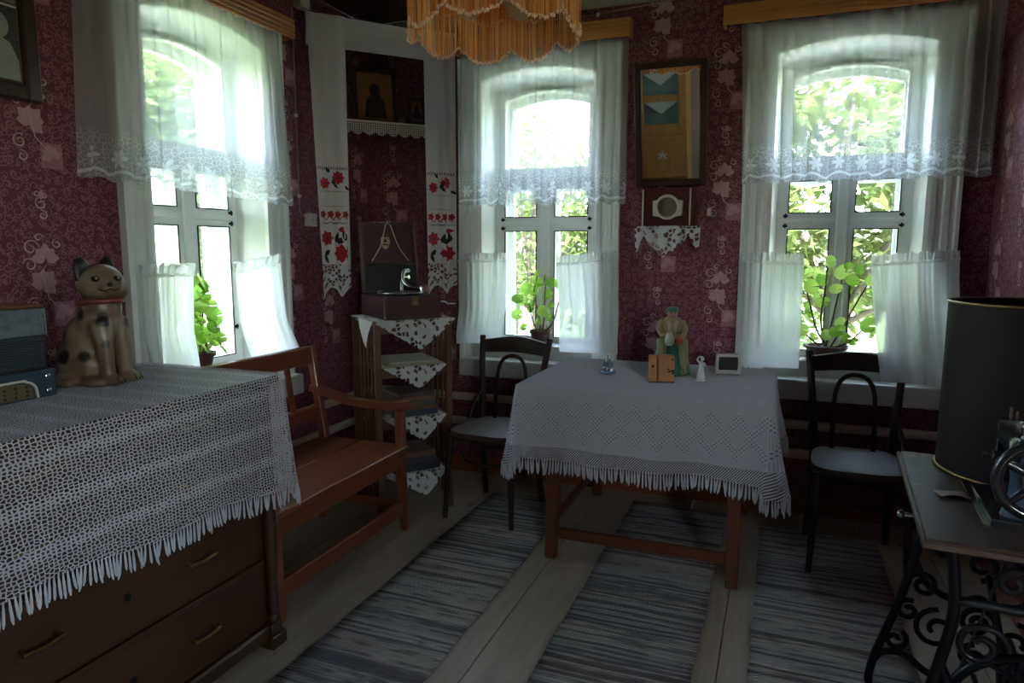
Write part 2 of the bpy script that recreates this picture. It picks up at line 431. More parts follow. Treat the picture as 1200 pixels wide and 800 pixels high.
def wall(name, s0, s1, z1, holes, place, mat, y0=0, y1=T, z0=0):
    """place(s, d, z) -> world; holes (a, b, lo, hi) along s."""
    m = MB()
    def bx(a, b, lo, hi):
        v = [place(s, d, z) for z in (lo, hi) for s, d in ((a, y0), (b, y0), (b, y1), (a, y1))]
        m.add(v, [(0, 3, 2, 1), (4, 5, 6, 7), (0, 1, 5, 4), (1, 2, 6, 5), (2, 3, 7, 6), (3, 0, 4, 7)])
    c = s0
    for a, b_, lo, hi in sorted(holes):
        bx(c, a, z0, z1); bx(a, b_, z0, lo); bx(a, b_, hi, z1); c = b_
    bx(c, s1, z0, z1)
    o = m.build(name, mat, None); return tag(o, kind='structure')
def hole(c): return (c - OPEN, c + OPEN, ZS - .06, ZT + .02)
wall_back = wall('wall_back', WX - T, WR + T, CZ, [hole(W2), hole(W3), hole(1.75)], lambda s, d, z: (s, WY + d, z), MAT['wall_x'])
wall_left = wall('wall_left', WB - T, WY + .0, CZ, [hole(W1), hole(WEXTRA)], lambda s, d, z: (WX - d, s, z), MAT['wall_y'])
wall_far_right = wall('wall_right', WB - T, WY, CZ, [hole(-.9), hole(.3)], lambda s, d, z: (WR + d, s, z), MAT['wall_y'])
wall_rear = wall('wall_rear', WX - T, WR + T, CZ, [hole(1.8)], lambda s, d, z: (s, WB - d, z), MAT['wall_x'])
# papered partition beside the sewing machine: it stops short of the ceiling
pm = MB(); pm.box(.905, .9, 0, 1.03, WY, 2.345)
wall_partition = tag(pm.build('wall_partition', MAT['wall_y'], None, bevel=.004), kind='structure')
MAT['post'] = wood('brown_post', (.22, .10, .045), (.34, .17, .08), 'z', 1, .45)
pm = MB(); pm.box(1.005, 3.70, 2.345, 1.10, 3.80, CZ); tag(pm.build('trim_1', MAT['post'], None, bevel=.004), kind='structure')
ceil = thing('ceiling', None, None, kind='structure')
y = WB
while y < WY - .01:
    m = MB(); m.box(WX, y + .002, CZ, WR, min(y + .30, WY) - .002, CZ + .05); m.build('ceiling_board', MAT['ceiling'], ceil, bevel=.006); y += .30
m = MB(); m.box(WX - T, WB - T, CZ + .05, WR + T, WY + T, CZ + .15)
m.build('ceiling_deck', MAT['dark_wood'], ceil)
for nm, bxs in (('baseboard_back', (WX + .02, WY - .02, 0, .905, WY, .10)), ('baseboard_left', (WX, 0, 0, WX + .02, WY - .02, .10)), ('baseboard_right', (.885, .9, 0, .905, WY - .02, .10))):
    m = MB(); m.box(*bxs); tag(m.build(nm, MAT['bench'], None, bevel=.004), kind='structure')

m = MB(); m.box(WX + .001, WY - .012, CZ - .065, .905, WY, CZ - .001); tag(m.build('trim_2', plain('paper_border', (.34, .27, .23), .7, scale=35, noise_amt=.5), None, bevel=.003), kind='structure')
# printed flower sprays of the wallpaper
def petal_poly(cx, cz, ang, L, w, n=7):
    p = []
    for i in range(n + 1):
        t = i / n; p.append((L * t, w * math.sin(PI * t ** .75)))
    q = p + [(a, -b_) for a, b_ in p[-2:0:-1]]
    c, s = math.cos(ang), math.sin(ang)
    return [(cx + a * c - b_ * s, cz + a * s + b_ * c) for a, b_ in q]
def flat(m, poly, d): m.add([(p[0], -d, p[1]) for p in poly], [tuple(range(len(poly)))])
def ribbon(m, pts, w, d):
    v = []; n = len(pts)
    for i, p in enumerate(pts):
        a = pts[max(i - 1, 0)]; c = pts[min(i + 1, n - 1)]; tx, tz = c[0] - a[0], c[1] - a[1]; L = math.hypot(tx, tz) or 1
        ww = w * (1 - .6 * abs(2 * i / (n - 1) - 1))
        v += [(p[0] - tz / L * ww, -d, p[1] + tx / L * ww), (p[0] + tz / L * ww, -d, p[1] - tx / L * ww)]
    m.add(v, [(2 * i, 2 * i + 1, 2 * i + 3, 2 * i + 2) for i in range(n - 1)])
def curl(cx, cz, r, a0, turns, sgn=1, n=18):
    return [(cx + r * (1 - .75 * t / n) * math.cos(a0 + sgn * turns * 2 * PI * t / n), cz + r * (1 - .75 * t / n) * math.sin(a0 + sgn * turns * 2 * PI * t / n)) for t in range(n + 1)]
def spray_mesh(full=True):
    m = MB()
    if full:
        m.mi = 1; m.add([(.015, -.0004, -.135), (.095, -.0004, -.135), (.095, -.0004, -.045), (.015, -.0004, -.045)], [(0, 1, 2, 3)])
        m.mi = 0
        for cx, cz, s, a0, k in ((.0, .115, .052, 90, 5), (-.012, .025, .056, 70, 6), (.055, -.088, .042, 110, 5)):
            for i in range(k):
                a = R(a0 + (i - (k - 1) / 2) * 46)
                flat(m, petal_poly(cx, cz, a, s * (1 - .12 * (i % 2)), s * .40), .0008 + .0001 * i)
        m.mi = 2
        ribbon(m, [(.0, .09), (-.02, .06), (-.01, .03), (.0, -.03), (.03, -.06), (.05, -.08)], .0025, .0016)
        for c in ((-.05, .15, .03, 0, 1.2, 1), (-.058, .09, .026, 3, 1.2, -1), (-.055, -.05, .026, 1, 1.3, 1), (-.05, -.10, .02, 2, 1.2, -1), (.045, .165, .018, 2, 1.1, 1), (-.02, .185, .016, 0, 1.1, 1)):
            ribbon(m, curl(*c), .0028, .0014)
    else:
        m.mi = 2
        for c in ((0, .02, .024, 1, 1.3, 1), (.004, -.02, .018, 2, 1.2, -1), (-.012, .052, .012, 0, 1.1, 1), (.014, .048, .010, 2, 1.1, -1)): ribbon(m, curl(*c), .0028, .0008)
        m.mi = 0
        flat(m, petal_poly(0, .035, R(80), .035, .010), .001)
    o = m.build('flower_print', [MAT['print_pale'], MAT['print_patch'], MAT['print_line']], None, recalc=False)
    me = o.data; bpy.data.objects.remove(o); return me
SPRAY, SPRIG = spray_mesh(True), spray_mesh(False)
def hang_prints(wl, s0, s1, phase, zph, rot, place, skip):
    k = math.ceil((s0 - phase) / .333)
    while phase + k * .333 < s1:
        s = phase + k * .333
        for j in range(-2, 6):
            z = zph + .565 * j + (.287 if k % 2 else 0)
            for me, dz in ((SPRAY, 0), (SPRIG, .285)):
                zz = z + dz
                if not .2 < zz < CZ - .16 or any(a < s < b_ and c < zz < d for a, b_, c, d in skip): continue
                link('flower_print', me, wl, place(s, zz), (0, 0, rot))
        k += 1
def ws(c): return (c - .60, c + .60, .3, 3)
hang_prints(wall_back, WX + .1, .88, -.305, 1.12, 0, lambda s, z: (s, WY, z), [(W2 - .55, W2 + .55, .3, 3), (W3 - .55, W3 + .56, .3, 3), (-2.4, .9, 0, .62)])
hang_prints(wall_left, .9, WY - .1, 1.72, 1.25, PI / 2, lambda s, z: (WX, s, z), [(W1 - .52, W1 + .52, .3, 3), (0, 4, 0, .75)])
hang_prints(wall_partition, 2.4, WY - .05, 3.72, 1.28, -PI / 2, lambda s, z: (.905, s, z), [(0, 4, 0, .8), (0, 4, 2.2, 3)])

# ------------------------------------------------------------------ windows
def arc(hw, zs, zt, n=14):
    """points of a segmental arch from -hw to hw"""
    h = zt - zs; r = (hw * hw + h * h) / (2 * h); a = math.asin(hw / r)
    return [(r * math.sin(t), zs + r * math.cos(t) - (r - h)) for t in [-a + 2 * a * i / n for i in range(n + 1)]]
def sash(par, name, x0, x1, z0, z1, y, bw=.030, arched=False, dark=True, hinges=None):
    m = MB(); d = .034; Y0, Y1 = y - d / 2, y + d / 2
    if not arched:
        for b_ in ((x0, z0, x0 + bw, z1), (x1 - bw, z0, x1, z1), (x0 + bw, z0, x1 - bw, z0 + bw), (x0 + bw, z1 - bw, x1 - bw, z1)): m.box(b_[0], Y0, b_[1], b_[2], Y1, b_[3])
        poly = [(x0 + bw, z0 + bw), (x1 - bw, z0 + bw), (x1 - bw, z1 - bw), (x0 + bw, z1 - bw)]
    else:
        hw = (x1 - x0) / 2; a = arc(hw, z1, z1 + .055); a2 = arc(hw - bw, z1 - bw, z1 + .05 - bw)
        m.box(x0, Y0, z0, x0 + bw, Y1, z1 - bw); m.box(x1 - bw, Y0, z0, x1, Y1, z1 - bw); m.box(x0 + bw, Y0, z0, x1 - bw, Y1, z0 + bw)
        for i in range(len(a) - 1):
            q = [a2[i], a2[i + 1], a[i + 1], a[i]]
            m.prism(q, Y0, Y1)
        m.prism([(x0, z1 - bw), (a2[0][0], z1 - bw), a[0], ], Y0, Y1); m.prism([(x1, z1 - bw), a[-1], (a2[-1][0], z1 - bw)], Y0, Y1)
        poly = [(x0 + bw, z0 + bw), (x1 - bw, z0 + bw)] + a2[::-1]
    s = m.build(name, MAT['white_paint'], par)
    g = MB(); g.prism(poly, y - .002, y + .002); g.build('pane', MAT['glass'], s)
    if dark:
        e = MB(); t = .0055
        for i in range(len(poly)):
            a, c = Vector((poly[i][0], Y0 - .001, poly[i][1])), Vector((poly[(i + 1) % len(poly)][0], Y0 - .001, poly[(i + 1) % len(poly)][1]))
            e.bar(a, c, t, t, (0, 1, 0))
        e.build('bead', MAT['black_metal'], s)
    for hx, hz in (hinges or ()):
        h = MB(); h.box(hx - .012, Y0 - .006, hz - .006, hx + .012, Y0, hz + .006); h.tube([(hx, Y0 - .008, hz - .012), (hx, Y0 - .008, hz + .012)], .004)
        h.build('hinge', MAT['black_metal'], s)
    return s
def window(name, loc, rz, detailed=True):
    w = thing(name, None, None, loc, rz, kind='structure')
    P = MAT['white_paint']
    for s in (-1, 1):                                               # fluted casing boards
        m = MB(); prof = [(.345, 0), (.345, -.022), (.365, -.030), (.385, -.030), (.392, -.020), (.415, -.020), (.422, -.030), (.445, -.030), (.452, -.022), (.468, -.022), (.474, -.036), (.490, -.036), (.490, 0)]
        m.prism([(s * a, b_) for a, b_ in prof], ZS - .02, 2.50, 'z'); m.build('casing', P, w)
    m = MB(); a = arc(OPEN, ZA, ZT)
    for i in range(len(a) - 1): m.prism([a[i], a[i + 1], (a[i + 1][0], 2.50), (a[i][0], 2.50)], -.022, 0)
    m.build('head_casing', P, w)
    # splayed reveal with an arched soffit
    hb, d = .315, .17; ab = arc(hb, ZA - .03, ZT - .045)
    for s in (-1, 1):
        m = MB(); m.add([(s * OPEN, 0, ZS), (s * hb, d, ZS), (s * hb, d, ZA), (s * OPEN, 0, ZA + .02), (s * (OPEN + .01), d + .1, ZS), (s * (OPEN + .01), d + .1, ZA)], [(0, 1, 2, 3), (1, 4, 5, 2), (0, 3, 5, 4)])
        m.build('reveal', P, w)
    m = MB(); n = len(a)
    m.add([(p[0], 0, p[1]) for p in a] + [(p[0], d, p[1]) for p in ab] + [(p[0] * 1.12, d, ZT + .03) for p in ab], [(i, i + 1, n + i + 1, n + i) for i in range(n - 1)] + [(n + i, n + i + 1, 2 * n + i + 1, 2 * n + i) for i in range(n - 1)])
    m.build('soffit', P, w, smooth=40)
    # sill board with rounded nose
    m = MB(); m.box(-.46, -.115, ZS - .105, .46, -.001, ZS); m.box(-OPEN + .002, .0, ZS - .05, OPEN - .002, .16, ZS + .085)
    m.build('window_sill', MAT['sill_paint'], w, bevel=.012, seg=2)
    # fixed frame
    y0, y1 = .155, .215
    m = MB(); fa = arc(.33, ZA, ZT - .02); fi = arc(.292, ZA - .045, ZT - .085)
    m.box(-.34, y0, ZS, -.292, y1, ZA - .04); m.box(.292, y0, ZS, .34, y1, ZA - .04)
    for i in range(len(fa) - 1): m.prism([fi[i], fi[i + 1], (fa[i + 1][0], fa[i + 1][1] + .03), (fa[i][0], fa[i][1] + .03)], y0, y1)
    m.box(-.292, y0, ZS, .292, y1, ZS + .09); m.build('window_frame', P, w)
    m = MB(); m.box(-.292, y0 - .012, 1.785, .292, y1, 1.85); m.build('transom', P, w, bevel=.006)
    m = MB(); m.box(-.028, y0 - .012, ZS + .09, .028, y1, 1.785); m.build('mullion', P, w, bevel=.006)
    m = MB(); m.box(-.292, y0 - .004, 1.535, -.028, y1, 1.56); m.build('transom', P, w, bevel=.004)
    m = MB(); m.box(.028, y0 - .004, 1.535, .292, y1, 1.56); m.build('transom', P, w, bevel=.004)
    yc = .172
    sash(w, 'top_sash', -.292, .292, 1.85, 2.30, yc, arched=True, dark=False)
    for s in (-1, 1):
        xa, xb = (-.292, -.028) if s < 0 else (.028, .292); hx = s * .275
        sash(w, 'vent_sash', xa, xb, 1.56, 1.785, yc, dark=detailed, hinges=[(hx, 1.575)])
        sash(w, 'casement_sash', xa, xb, ZS + .09, 1.535, yc, dark=detailed, hinges=[(hx, 1.522), (s * .278, 1.0)])
    # outer winter sashes
    yo = .315
    m = MB(); m.box(-.35, .29, ZS - .05, -.30, .35, ZT); m.box(.30, .29, ZS - .05, .35, .35, ZT); m.box(-.30, .29, ZS - .05, .30, .35, ZS + .02); [m.prism([p_, q_, (q_[0], ZT + .02), (p_[0], ZT + .02)], .29, .35) for a_ in [arc(.30, 2.27, 2.33)] for p_, q_ in zip(a_, a_[1:])]; m.box(-.30, .295, 1.79, .30, .345, 1.84); m.build('outer_frame', P, w)
    sash(w, 'outer_sash', -.30, .30, 1.84, 2.285, yo, .035, arched=True, dark=False)
    for s in (-1, 1):
        xa, xb = (-.30, 0) if s < 0 else (0, .30)
        sash(w, 'outer_sash', xa, xb, 1.55, 1.79, yo, .04, dark=False); sash(w, 'outer_sash', xa, xb, ZS + .02, 1.55, yo, .04, dark=False)
    m = MB(); m.box(-.3499, .216, ZS - .05, -.341, .289, ZT + .02); m.box(.341, .216, ZS - .05, .3499, .289, ZT + .02); m.box(-.341, .216, ZT, .341, .289, ZT + .019); m.box(-.341, .216, ZS - .059, .341, .289, ZS - .02); m.build('lining', P, w)
    # sky portal: guides light sampling, gives off no light of its own
    ld = bpy.data.lights.new('portal', 'AREA'); ld.shape = 'RECTANGLE'; ld.size = .66; ld.size_y = 1.62; ld.cycles.is_portal = True
    lo = bpy.data.objects.new('portal', ld); COL.objects.link(lo); lo.parent = w; lo.location = (0, .37, (ZS + ZT) / 2); lo.rotation_euler = (R(-90), 0, 0)
    return w
window('window_1', (WX, W1, 0), PI / 2); window('window_2', (W2, WY, 0), 0); window('window_3', (W3, WY, 0), 0)
window('fill_window_4', (WX, WEXTRA, 0), PI / 2, False); window('fill_window_5', (1.75, WY, 0), 0, False)  # unseen windows, added to bring more daylight into the room
window('fill_window_6', (WR, .3, 0), -PI / 2, False); window('fill_window_8', (1.8, WB, 0), PI, False); window('fill_window_7', (WR, -.9, 0), -PI / 2, False)  # also added out of view: fill daylight from the right and rear

# ------------------------------------------------------------------ curtains
def pelmet(loc, rz, x0, x1, zc, label, mt='rod'):
    t = thing('curtain_pelmet', label, 'curtain pelmet', loc, rz, 'wooden pelmet boards over the windows')
    m = MB(); m.prism([(-.085, zc - .042), (-.085, zc + .042), (-.072, zc + .042), (-.072, zc - .042)], x0, x1, 'x')
    m.build('pelmet_board', MAT[mt], t, bevel=.003)
    for i in (-.022, .0, .022):
        m = MB(); m.tube([(x0 + .004, -.086, zc + i), (x1 - .004, -.086, zc + i)], .0045, 6); m.build('moulding', MAT[mt], t)
    m = MB(); m.box(x0, -.085, zc + .042, x1, 0, zc + .052); m.build('pelmet_top', MAT[mt], t)
    for x_ in (x0, x1 - .015):
        m = MB(); m.box(x_, -.0715, zc - .042, x_ + .015, -.001, zc + .0415); m.build('pelmet_end', MAT[mt], t)
    return t
WIN = {1: ((WX, W1, 0), PI / 2), 2: ((W2, WY, 0), 0), 3: ((W3, WY, 0), 0)}
pelmet(*WIN[1], -.56, .535, 2.50, 'yellow-brown grooved pelmet board above the left wall window')
pelmet(*WIN[2], -.49, .54, 2.555, 'brown pelmet board above the middle window, behind the fringed lampshade', 'rod_red')
pelmet(*WIN[3], -.615, .60, 2.555, 'orange-brown pelmet board above the right window', 'rod_red')
def folds(seed, k):
    rnd = random.Random(seed); c = [(rnd.uniform(.6, 1), rnd.uniform(k * .5, k * 1.6), rnd.uniform(0, 6.3)) for _ in range(5)]
    return lambda t: sum(a * math.sin(f * t * 2 * PI + p) for a, f, p in c) / 3
def valance(win, x0, x1, xb0, xb1, zt, zb0, zb1, label, seed, amp=.02, yb=-.055):
    fo = folds(seed, 11); f2 = folds(seed + 9, 26)
    wd = (x1 - x0) * 1.25; h = zt - (zb0 + zb1) / 2
    def fn(u, v):
        x = (x0 + u * (x1 - x0)) * (1 - v) + (xb0 + u * (xb1 - xb0)) * v
        a = amp * (.35 + .65 * min(1, v * 2.5))
        y = yb - .012 + a * fo(u) * .8 + .006 * (1 - min(1, v * 6)) * f2(u)
        zb = zb0 + (zb1 - zb0) * u + .012 * fo(u * .8 + .1)
        x += .0125 * math.sin(u * wd * 2 * PI * 11 + 2.2 * fo(u * .6)) * (.25 + .75 * min(1, v * 3)) * (.6 + .4 * math.sin(u * 7 + seed))
        y += .008 * math.cos(u * wd * 2 * PI * 11 + 2.2 * fo(u * .6))
        return (x, min(y, -.040), zt + (zb - zt) * v)
    m = MB(); m.grid(fn, 300, 16, lambda u, v: (u * wd, (1 - v) * h))
    o = m.build('valance_curtain', MAT['sheer'], None, smooth=180, loc=WIN[win][0], rot=(0, 0, WIN[win][1]), recalc=False)
    return tag(o, label, 'curtain', 'sheer lace valances')
valance(1, -.66, .43, -.70, .50, 2.457, 1.66, 1.62, 'sheer lace valance over the left wall window above the cat', 3)
valance(2, -.46, .53, -.47, .53, 2.512, 1.655, 1.65, 'sheer lace valance over the middle window beside the mirror', 5)
valance(3, -.53, .60, -.50, .60, 2.512, 1.735, 1.735, 'wide sheer lace valance over the right window', 8)
def cafe(win, tops, bots, label, seed, k=5, fwd=0, amp=.016, flare=None):
    """tops/bots: (x0, z0, x1, z1) of the gathered top and the hem."""
    fo = folds(seed, k); f2 = folds(seed + 5, k * 3)
    n = 64
    def base(u, v):
        x = (tops[0] + u * (tops[2] - tops[0])) * (1 - v) + (bots[0] + u * (bots[2] - bots[0])) * v
        zt = tops[1] + u * (tops[3] - tops[1]); zb = bots[1] + u * (bots[3] - bots[1])
        z = zt + (zb - zt) * v
        a = amp * (.5 + .6 * v)
        y = -.078 + a * fo(u) + .006 * (1 - v) * f2(u) - fwd * v ** 1.5
        if z < ZS + .3: y = min(y, -.122 - .0 * v) * (min(1, (ZS + .3 - z) / .15)) + y * (1 - min(1, (ZS + .3 - z) / .15))
        return (x, min(y, -.052), z)
    m = MB(); m.grid(base, n, 18, lambda u, v: (u, v))
    t = m.build('cafe_curtain', MAT['cotton'], None, smooth=180, loc=WIN[win][0], rot=(0, 0, WIN[win][1]), recalc=False)
    r = MB()
    def head(u, v):
        p = base(u, 0); q = f2(u) * .014 * (v + .3) + .010 * v * math.sin(u * n * 1.1) - .006 * v
        return (p[0] + .004 * math.sin(u * 37) * v, p[1] + q, p[2] + .002 + v * (.044 + .008 * f2(u * .7)))
    r.grid(head, 90, 5); r.build('ruffle', MAT['cotton'], t, smooth=180, recalc=False)
    s = MB(); s.grid(lambda u, v: (lambda p: (p[0], p[1] - .004 - .006 * math.sin(PI * v), p[2] + .008 - .016 * v))(base(u, 0)), 64, 3); s.build('gathering_band', MAT['cotton'], t, smooth=180, recalc=False)
    return tag(t, label, 'curtain', 'white cotton cafe curtains')
def rel(c, *p): return tuple(q - c if i % 2 == 0 else q for i, q in enumerate(p))
cafe(1, rel(W1, 2.035, 1.29, 2.305, 1.285), rel(W1, 2.02, .87, 2.275, .87), 'white cafe curtain panel behind the cat figure', 21)
cafe(1, rel(W1, 2.555, 1.285, 2.885, 1.325), rel(W1, 2.59, .83, 2.95, .83), 'white cafe curtain panel beside the bench, left wall window', 22)
cafe(2, rel(W2, -1.82, 1.325, -1.505, 1.33), rel(W2, -1.815, .83, -1.52, .85), 'white cafe curtain left of the slim geranium, middle window', 23)
cafe(2, rel(W2, -1.20, 1.31, -.85, 1.345), rel(W2, -1.16, .815, -.825, .82), 'white cafe curtain right of the slim geranium, middle window', 24)
cafe(3, rel(W3, -.20, 1.335, .105, 1.33), rel(W3, -.195, .795, .105, .80), 'white cafe curtain left of the geranium bowl, right window', 25)
cafe(3, rel(W3, .405, 1.325, .775, 1.355), rel(W3, .44, .81, .77, .815), 'white cafe curtain hanging over the right chair back', 26, fwd=.345)

# ------------------------------------------------------------------ rugs
def runner(x0, x1, y0, y1, label, seed):
    rnd = random.Random(seed)
    w = [rnd.uniform(-.004, .004) for _ in range(40)]
    def fn(u, v):
        i = v * 38; a = int(i); e = w[a] * (1 - i + a) + w[a + 1] * (i - a)
        return (x0 + u * (x1 - x0) + e, y0 + v * (y1 - y0), .0075 + .0022 * math.sin(v * (y1 - y0) * 26 + seed) * math.sin(u * 5))
    m = MB(); m.grid(fn, 8, 150)
    o = m.build('rag_runner', rug_mat('rag_weave', seed * .731), None, smooth=60, recalc=False)
    k = o.modifiers.new('t', 'SOLIDIFY'); k.thickness = .005; k.offset = -1
    return tag(o, label, 'rug', 'striped rag runners')
runner(-1.485, -1.018, .6, 3.55, 'striped grey and blue rag runner beside the bench', 1)
runner(-.705, -.208, .6, 3.70, 'striped rag runner running under the table', 2)
runner(-.038, .49, .6, 3.60, 'striped rag runner under the right chair', 3)

# ------------------------------------------------------------------ heating pipes
def pipe(pts, label):
    m = MB(); m.tube(pts, .024, 14)
    return tag(m.build('heating_pipe', MAT['pipe_paint'], None, smooth=60), label, 'pipe', 'painted heating pipes along the walls')
pipe([(WX + .06, 3.79, .50), (.88, 3.79, .50)], 'cream heating pipe along the back wall, upper one')
pipe([(WX + .06, 3.79, .345), (.88, 3.79, .345)], 'cream heating pipe along the back wall, lower one')
pipe([(WX + .055, .9, .51), (WX + .055, 3.70, .51)], 'cream heating pipe behind the bench on the left wall, upper one')
pipe([(WX + .055, .9, .35), (WX + .055, 3.70, .35)], 'cream heating pipe behind the bench on the left wall, lower one')

# ------------------------------------------------------------------ hanging cloth with fringe
def drape(name, x0, x1, y0, y1, z, drop, mat, label, cat, wave=.02, flare=.05, rc=.03, k=9, seed=1, fringe=.05, ftk=.004, fstep=.012, sides=None, loc=(0, 0, 0)):
    """Cloth over a top at height z; drop(s_name, t) gives the hang at a point of the rim."""
    t = thing(name, label, cat, loc)
    pts = []                                                        # rim, counter-clockwise from (x0,y0)
    step = .02
    def seg(a, b_, nrm, side):
        n = max(2, int((Vector(b_) - Vector(a)).length / step))
        for i in range(n):
            q = Vector(a).lerp(Vector(b_), i / n); pts.append((q.x, q.y, nrm[0], nrm[1], side, i / n))
    def corner(cx, cy, a0, side):
        for i in range(8):
            a = a0 + PI / 2 * i / 8; pts.append((cx + rc * math.cos(a), cy + rc * math.sin(a), math.cos(a), math.sin(a), side, i / 8))
    seg((x0 + rc, y0), (x1 - rc, y0), (0, -1), 'f'); corner(x1 - rc, y0 + rc, -PI / 2, 'fr')
    seg((x1, y0 + rc), (x1, y1 - rc), (1, 0), 'r'); corner(x1 - rc, y1 - rc, 0, 'br')
    seg((x1 - rc, y1), (x0 + rc, y1), (0, 1), 'b'); corner(x0 + rc, y1 - rc, PI / 2, 'bl')
    seg((x0, y1 - rc), (x0, y0 + rc), (-1, 0), 'l'); corner(x0 + rc, y0 + rc, PI, 'fl')
    n = len(pts); fo = folds(seed, k); m = MB(); nv = 14
    S = [0]
    for i in range(1, n): S.append(S[-1] + math.hypot(pts[i][0] - pts[i - 1][0], pts[i][1] - pts[i - 1][1]))
    Lt = S[-1] + step
    hem = []; V = []; UV = []; Fc = []
    for j in range(nv + 1):
        v = j / nv
        for i in range(n + 1):
            p = pts[i % n]; s = S[i] if i < n else Lt
            d = drop(p[4], p[5]); cor = 1.0 if len(p[4]) == 2 else 0
            e = (flare * (1.0 + .9 * cor) + wave * (fo(s / Lt) + fo(0) * 0)) * v ** 1.3
            e = max(e * (.15 if p[4][0] == 'b' and name == 'table_cloth' else 1), .004 * (v > 0))
            rnd = .006 * (1 - math.cos(min(1, v * 6) * PI / 2))
            V.append((p[0] + p[2] * (e + rnd), p[1] + p[3] * (e + rnd), z - d * v)); UV.append((s, d * v))
            if j == nv and i < n: hem.append((Vector(V[-1]), Vector((p[2], p[3], 0)), p[4], d))
    for j in range(nv):
        for i in range(n):
            a = j * (n + 1) + i; Fc.append((a, a + 1, a + n + 2, a + n + 1))
    m.add(V, Fc, UV)
    m.add([(p[0], p[1], z) for p in pts], [tuple(range(n))], [(p[0], p[1] - y0 if False else -(p[1] - y0)) for p in pts])
    m.build('cloth', mat, t, smooth=50, recalc=False)
    if fringe:
        fm = MB(); rnd = random.Random(seed); acc = 0
        for i in range(n):
            a, nn, sd, d = hem[i]; b_ = hem[(i + 1) % n][0]
            if sides and sd not in sides or d < .04: continue
            L = (b_ - a).length; q = acc
            while q < L:
                c = a.lerp(b_, q / L); l = fringe * rnd.uniform(.85, 1.15); ox, oy = rnd.gauss(0, .004), rnd.gauss(0, .004)
                fm.tube([c + Vector((0, 0, .004)), c + Vector((ox * .4, oy * .4, -l * .35)), c + Vector((ox, oy, -l * .8)), c + Vector((ox * 1.5, oy * 1.5, -l))], [ftk * .5, ftk, ftk * 1.15, ftk * .5], 5)
                q += fstep
            acc = q - L
        tag(fm.build('fringe', MAT['tassel'], t, smooth=60), kind='stuff')
    return t

# ------------------------------------------------------------------ dining table and cloth
tb = thing('dining_table', 'red-brown wooden table under the fringed crochet cloth', 'table', (-.525, 3.31, 0))
hx, hy = .395, .40
m = MB(); m.box(-.562, -.44, .755, .512, .415, .785); m.build('table_top', MAT['table'], tb, bevel=.006)
for sx in (-1, 1):
    for sy in (-1, 1):
        m = MB(); m.bar((sx * (hx - .005), sy * (hy - .0), .755), (sx * (hx - .0), sy * (hy + .035), 0), .068, .068, (0, 1, 0), .05, .05)
        m.build('leg', MAT['table'], tb, bevel=.005)
for sy in (-1, 1):
    m = MB(); m.box(-hx + .035, sy * .4 - .012, .64, hx - .035, sy * .4 + .012, .755); m.build('apron', MAT['table'], tb)
    m = MB(); m.box(-hx + .03, sy * .425 - .012, .092, hx - .03, sy * .425 + .012, .142); m.build('stretcher', MAT['table'], tb, bevel=.004)
for sx in (-1, 1):
    m = MB(); m.box(sx * hx - .012, -hy + .035, .64, sx * hx + .012, hy - .035, .755); m.build('apron', MAT['table'], tb)
    m = MB(); m.box(sx * hx - .012, -.395, .15, sx * hx + .012, .395, .19); m.build('stretcher', MAT['table'], tb, bevel=.004)
def tdrop(s, t):
    if s == 'f': return .315 + .015 * math.sin(t * 5) - .02 * math.sin(t * PI) + .03 * t
    if s == 'fr': return .37
    if s == 'fl': return .36
    if s == 'r': return .37 - .05 * math.sin(PI * t) - .06 * t
    if s == 'l': return .31 + .03 * t
    if s in ('bl', 'br'): return .30 - (.24 * t if s == 'br' else .24 * (1 - t)) * 0
    return .30
drape('table_cloth', -1.098, -.0, 2.862, 3.735, .790, tdrop, MAT['filet'], 'grey-white filet crochet cloth with long fringe draped on the dining table', 'tablecloth', wave=.028, flare=.035, rc=.022, k=11, seed=4, fringe=.062, ftk=.0042, fstep=.0125)

